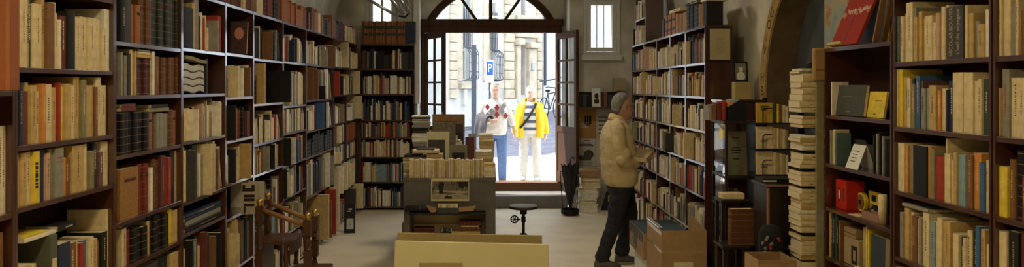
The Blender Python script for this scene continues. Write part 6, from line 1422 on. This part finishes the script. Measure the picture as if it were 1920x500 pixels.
# ---------------- two men in the street, facing the shop
def outside_man(name, label, X, Y, H, turn, build):
    o = thing('person', label, 'person', (X, Y, street_z(X, Y) + .013), -PI/2 + turn); build(o, H); return o
white_hair = mat('white_hair', (.62,.61,.58), .8, .2, 40, bump=.3); light_skin = mat('fair_skin', (.56,.36,.27), .55, .08, 12)
def yellow_man(o, H):
    k = H / 1.72
    V_ = lambda x, y, z: Vector((x*k, y*k, z*k))
    HM = Matrix.Translation(V_(.02, 0, 1.485)) @ Matrix.Rotation(.10, 4, 'Z') @ Matrix.Rotation(-.05, 4, 'Y') @ Matrix.Scale(k*1.0, 4)
    b = MB(); head(b, HM); limb(b, [V_(-.02, 0, 1.38), V_(-.01, 0, 1.45), V_(0, 0, 1.50)], [.066, .06, .056])
    rings(b, [(.85*k, -.09, .12, .16), (1.1*k, -.1, .13, .16), (1.3*k, -.1, .11, .17), (1.4*k, -.08, .06, .12)])
    arms = []
    for s in (-1, 1):
        sh, el, wr = V_(-.01, s*.168, 1.365), V_(-.03, s*.255, 1.10), V_(.05, s*.29, .87); arms.append((sh, el, wr)); limb(b, [sh, el, wr], [.05, .042, .03]); hand(b, wr, (.12, .0, -1), (.1, s*1, 0), -s, 1.0, .45)
    legs = []
    for s, fx in ((-1, .0), (1, .06)):
        hp, kn, an = V_(0, s*.095, .88), V_(.03 + fx, s*.12, .48), V_(fx - .01, s*.135, .09); legs.append((hp, kn, an)); limb(b, [hp, kn, an], [.075, .052, .04])
    fuse(b.build('body', light_skin, o), .009, 2); hair('hair', white_hair, HM, o, .025, .8); face_bits(o, HM, white_hair)
    st_w = mat('striped_shirt', (.62,.62,.62), .8, .05, 10); n_, L_ = st_w.node_tree.nodes, st_w.node_tree.links
    p = n_['Principled BSDF']; tc = n_.new('ShaderNodeTexCoord'); sx = n_.new('ShaderNodeSeparateXYZ'); md = n_.new('ShaderNodeMath'); md.operation = 'MODULO'; md.inputs[1].default_value = .13; lt = n_.new('ShaderNodeMath'); lt.operation = 'LESS_THAN'; lt.inputs[1].default_value = .055; mx = n_.new('ShaderNodeMix'); mx.data_type = 'RGBA'
    L_.new(tc.outputs['Object'], sx.inputs[0]); L_.new(sx.outputs['Z'], md.inputs[0]); L_.new(md.outputs[0], lt.inputs[0]); L_.new(lt.outputs[0], mx.inputs['Factor']); mx.inputs['A'].default_value = (.62, .60, .58, 1); mx.inputs['B'].default_value = (.09, .10, .14, 1); L_.new(mx.outputs['Result'], p.inputs['Base Color'])
    s = MB(); rings(s, [(.86*k, -.10, .150, .175), (.98*k, -.11, .168, .18), (1.1*k, -.12, .170, .18), (1.25*k, -.12, .155, .185), (1.36*k, -.1, .115, .17), (1.43*k, -.07, .07, .09)]); fuse(s.build('striped_shirt', st_w, o), .012, 2)
    yl = mat('yellow_rain_jacket', (.72,.47,.012), .5, .08, 8, bump=.2); j = MB()
    for s in (-1, 1): rings(j, [(.79*k, -.12, .165, .082, s*.175), (.9*k, -.13, .178, .082, s*.175), (1.05*k, -.14, .182, .085, s*.170), (1.2*k, -.14, .170, .080, s*.150), (1.32*k, -.125, .140, .075, s*.128), (1.39*k, -.095, .10, .06, s*.105), (1.445*k, -.07, .06, .035, s*.075)])
    rings(j, [(.79*k, -.13, .0, .24), (1.0*k, -.145, .0, .24), (1.25*k, -.15, .0, .215), (1.36*k, -.12, .0, .17), (1.45*k, -.08, .0, .085)])
    for sh, el, wr in arms: limb(j, [sh, el, wr + Vector((0, 0, .03))], [.062, .066, .054])
    jj = crumple(fuse(j.build('yellow_jacket', yl, o), .011, 2), .008, (7, 7, 13), 2.2)
    MB().tube([V_(.05, .09, 1.43), V_(-.02, .1, 1.475), V_(-.07, 0, 1.49), V_(-.02, -.1, 1.475), V_(.05, -.09, 1.43)], [(.035, .012)]*5, 8, up=(0, 0, 1)).build('jacket_collar', yl, jj, smooth=True)
    MB().tube([V_(-.05, .14, 1.44), V_(.10, .11, 1.40), V_(.178, .04, 1.26), V_(.192, -.06, 1.10), V_(.190, -.16, .98), V_(.12, -.245, .90)], [(.010, .022)]*6, 8, up=(1, 0, 0)).build('bag_strap', black, o, smooth=True)
    tr = mat('white_trousers', (.60,.56,.50), .8, .08, 10, bump=.2); t = MB(); rings(t, [(.80*k, -.12, .12, .175), (.9*k, -.115, .125, .18), (.98*k, -.1, .12, .17)])
    for hp, kn, an in legs: limb(t, [hp, kn, an + Vector((0, 0, -.02))], [.108, .088, .078])
    crumple(fuse(t.build('trousers', tr, o), .012, 2), .012, (7, 7, 14), .4)
    for hp, kn, an in legs: shoe(o, Vector((an.x, an.y, .092)), 0, mat('white_shoe', (.55,.53,.5), .6, .1, 10), sol)
def sweater_man(o, H):
    k = H / 1.72
    V_ = lambda x, y, z: Vector((x*k, y*k, z*k))
    HM = Matrix.Translation(V_(.04, -.01, 1.49)) @ Matrix.Rotation(.05, 4, 'Z') @ Matrix.Rotation(.14, 4, 'Y') @ Matrix.Scale(k*1.03, 4)
    b = MB(); head(b, HM); limb(b, [V_(-.02, 0, 1.38), V_(.0, 0, 1.45), V_(.02, 0, 1.51)], [.068, .062, .058])
    rings(b, [(.85*k, -.09, .12, .16), (1.1*k, -.1, .13, .16), (1.3*k, -.1, .11, .17), (1.4*k, -.08, .06, .12)])
    aL = (V_(-.01, .168, 1.365), V_(-.03, .27, 1.10), V_(.05, .335, .86)); aR = (V_(-.01, -.168, 1.365), V_(-.03, -.27, 1.12), V_(.275, -.10, 1.08))
    limb(b, list(aL), [.05, .042, .03]); hand(b, aL[2], (.12, .12, -1), (0, 1, .1), -1, 1.05, .5)
    limb(b, list(aR), [.05, .042, .03]); hand(b, aR[2], (.2, 1, -.05), (1, -.2, .2), 1, 1.05, .6)
    legs = []
    for s in (-1, 1):
        hp, kn, an = V_(0, s*.095, .88), V_(.02, s*.11, .48), V_(-.01, s*.12, .09); legs.append((hp, kn, an)); limb(b, [hp, kn, an], [.075, .052, .04])
    fuse(b.build('body', light_skin, o), .009, 2); gh = mat('pepper_hair', (.30,.29,.28), .8, .3, 50, bump=.3); hair('hair', gh, HM, o, .0, 1.1); face_bits(o, HM, gh)
    sw = mat('white_sweater', (.68,.64,.58), .85, .06, 30, bump=.2); s = MB()
    rings(s, [(.83*k, -.12, .155, .19), (.95*k, -.13, .170, .20), (1.1*k, -.135, .175, .205), (1.25*k, -.135, .160, .205), (1.35*k, -.12, .125, .185), (1.42*k, -.085, .08, .115), (1.46*k, -.06, .06, .072)])
    limb(s, [aL[0], aL[1], aL[1].lerp(aL[2], .35)], [.062, .060, .056]); limb(s, [aR[0], aR[1], aR[2] - Vector((.03, .02, 0))], [.062, .062, .050])
    so_ = crumple(fuse(s.build('sweater', sw, o), .011, 2), .008, (8, 8, 12), 5.0)
    for c, r in (((.142, .02), 0), ((.142, -.10), 0), ((.142, .14), 0)): pass
    wr_, wg_ = mat('argyle_red_wool', (.30,.045,.045), .85, .1, 20), mat('argyle_grey_wool', (.26,.25,.27), .85, .1, 20)
    for (y, z, w) in ((.02, 1.30, 0), (.11, 1.24, 1), (.02, 1.18, 0), (-.07, 1.24, 1), (-.14, 1.31, 0), (.14, 1.33, 1), (-.14, 1.17, 1), (.17, 1.16, 0)):
        xf = lambda yy, zz: (.171 - .10*max(0, zz - 1.15) - .9*yy*yy + .012)*k
        P_ = [((y + q*.045), (z + u*.058)) for q, u in ((-1, 0), (0, -1), (1, 0), (0, 1))]
        MB().add([(xf(a, b), a*k, b*k) for a, b in P_] + [(xf(a, b) - .02, a*k, b*k) for a, b in P_], [(0,1,2,3), (7,6,5,4), (0,4,5,1), (1,5,6,2), (2,6,7,3), (3,7,4,0)]).build('argyle_diamond', wg_ if w else wr_, so_)
    dn = mat('blue_denim', (.10,.16,.32), .8, .15, 20, bump=.2); t = MB(); rings(t, [(.78*k, -.12, .12, .175), (.88*k, -.115, .125, .18), (.96*k, -.1, .12, .17)])
    for hp, kn, an in legs: limb(t, [hp, kn, an + Vector((0, 0, -.02))], [.105, .085, .075])
    fuse(t.build('jeans', dn, o), .012, 2)
    for hp, kn, an in legs: shoe(o, Vector((an.x, an.y, .092)), 0, BM['n'], sol)
    return aR
YX, YY = xpx(994, 14.1), 14.1
outside_man('person', 'white-haired man in an open yellow jacket and striped shirt in the street', YX, YY, 1.70, -.08, yellow_man)
LX, LY = xpx(929, 13.75), 13.75
om = outside_man('person', 'man in a white sweater with red diamonds standing outside the doorway', LX, LY, 1.76, .02, sweater_man)
# dark jacket folded over his forearm
cj = thing('folded_jacket', 'dark grey jacket draped over the sweater man\'s forearm', 'jacket', om.location, -PI/2 + .02)
k = 1.76/1.72; E_, R_ = Vector((-.03, -.27, 1.12))*k, Vector((.275, -.10, 1.08))*k
p_ = Vector((.62, -.78, 0)); vs, fs = [], []; nu, nv = 16, 22
for a in range(nu + 1):
    u = a/nu; c = E_.lerp(R_, .02 + 1.0*u)
    for b in range(nv + 1):
        v = -.42 + 1.42*b/nv; fold = .020*math.sin(u*11 + v*2.5) + .016*noise.noise(Vector((u*5, v*3, 1.3)))
        over = max(-1, min(1, v/.28)); drop = max(0, abs(v) - .28) * (.40 + .07*math.sin(u*7 + 1)) * (1 if v > 0 else .62)
        off = .082*math.sin(over*PI/2); z = .080*math.cos(over*PI/2) - drop
        vs.append(c + p_*(off + fold*min(1, drop*8) + .10*drop*(1 if v > 0 else -1)) + Vector((0, 0, z)))
fs = [(a*(nv+1) + b, a*(nv+1) + b + 1, (a+1)*(nv+1) + b + 1, (a+1)*(nv+1) + b) for a in range(nu) for b in range(nv)]
cl_ = MB().add(vs, fs).build('jacket_cloth', mat('dark_grey_jacket', (.06,.055,.062), .85, .2, 12, bump=.3), cj, smooth=True)
sd2 = cl_.modifiers.new('thickness', 'SOLIDIFY'); sd2.thickness = .014; sd2.offset = 1
# ================================================================== books become objects
NB = flush_books(300)
print('BOOKS in view', NB, 'of', len(BOOKS))
# ================================================================== light, sky, camera
def area(name, loc, size, power, col, rot=(0, 0, 0), spread=PI):
    l = bpy.data.lights.new(name, 'AREA'); l.energy = power; l.color = col; l.size = size; l.shape = 'DISK'; l.spread = spread
    o = bpy.data.objects.new(name, l); C.objects.link(o); o.location = loc; o.rotation_euler = rot; return o
WARM = (1.0, .79, .44)
area("ceiling_lamp", (-.8, 1.5, 3.5), .5, 58, WARM)
area('ceiling_lamp', (0, 4.6, 3.6), .5, 34, (1.0, .84, .56))
area('ceiling_lamp', (0, 8.2, 3.6), .5, 31, (1.0, .87, .68))
sun = bpy.data.lights.new('sun', 'SUN'); sun.energy = 12; sun.angle = .01; sun.color = (1.0, .95, .86)
so2 = bpy.data.objects.new('sun', sun); C.objects.link(so2)
dirv = Vector((.5, -.2, -.84)); so2.rotation_euler = dirv.to_track_quat('-Z', 'Y').to_euler(); so2.location = (0, 20, 15)
w = bpy.data.worlds.new('sky'); bpy.context.scene.world = w; w.use_nodes = True
bg = w.node_tree.nodes['Background']; bg.inputs[0].default_value = (.74, .86, 1.0, 1); bg.inputs[1].default_value = 3.7
cam = bpy.data.cameras.new('camera'); co = bpy.data.objects.new('camera', cam); C.objects.link(co)
co.location = (0, 0, EYE); co.rotation_euler = (PI/2, 0, 0); cam.sensor_width = 36; cam.lens = F / 1920 * 36
cam.shift_x = (960 - VX) / 1920; cam.shift_y = -(250 - VY) / 1920; cam.clip_start = .05; cam.clip_end = 200
cam.dof.use_dof = True; cam.dof.focus_distance = 8.6; cam.dof.aperture_fstop = 5.0
sc = bpy.context.scene; sc.camera = co
sc.view_settings.view_transform = 'Standard'; sc.view_settings.look = 'None'; sc.view_settings.gamma = 1; sc.view_settings.use_curve_mapping = False
sc.view_settings.exposure = 0
sc.cycles.use_denoising = True; sc.cycles.max_bounces = 8; sc.cycles.diffuse_bounces = 5; sc.cycles.transparent_max_bounces = 16
sc.cycles.sample_clamp_indirect = 6
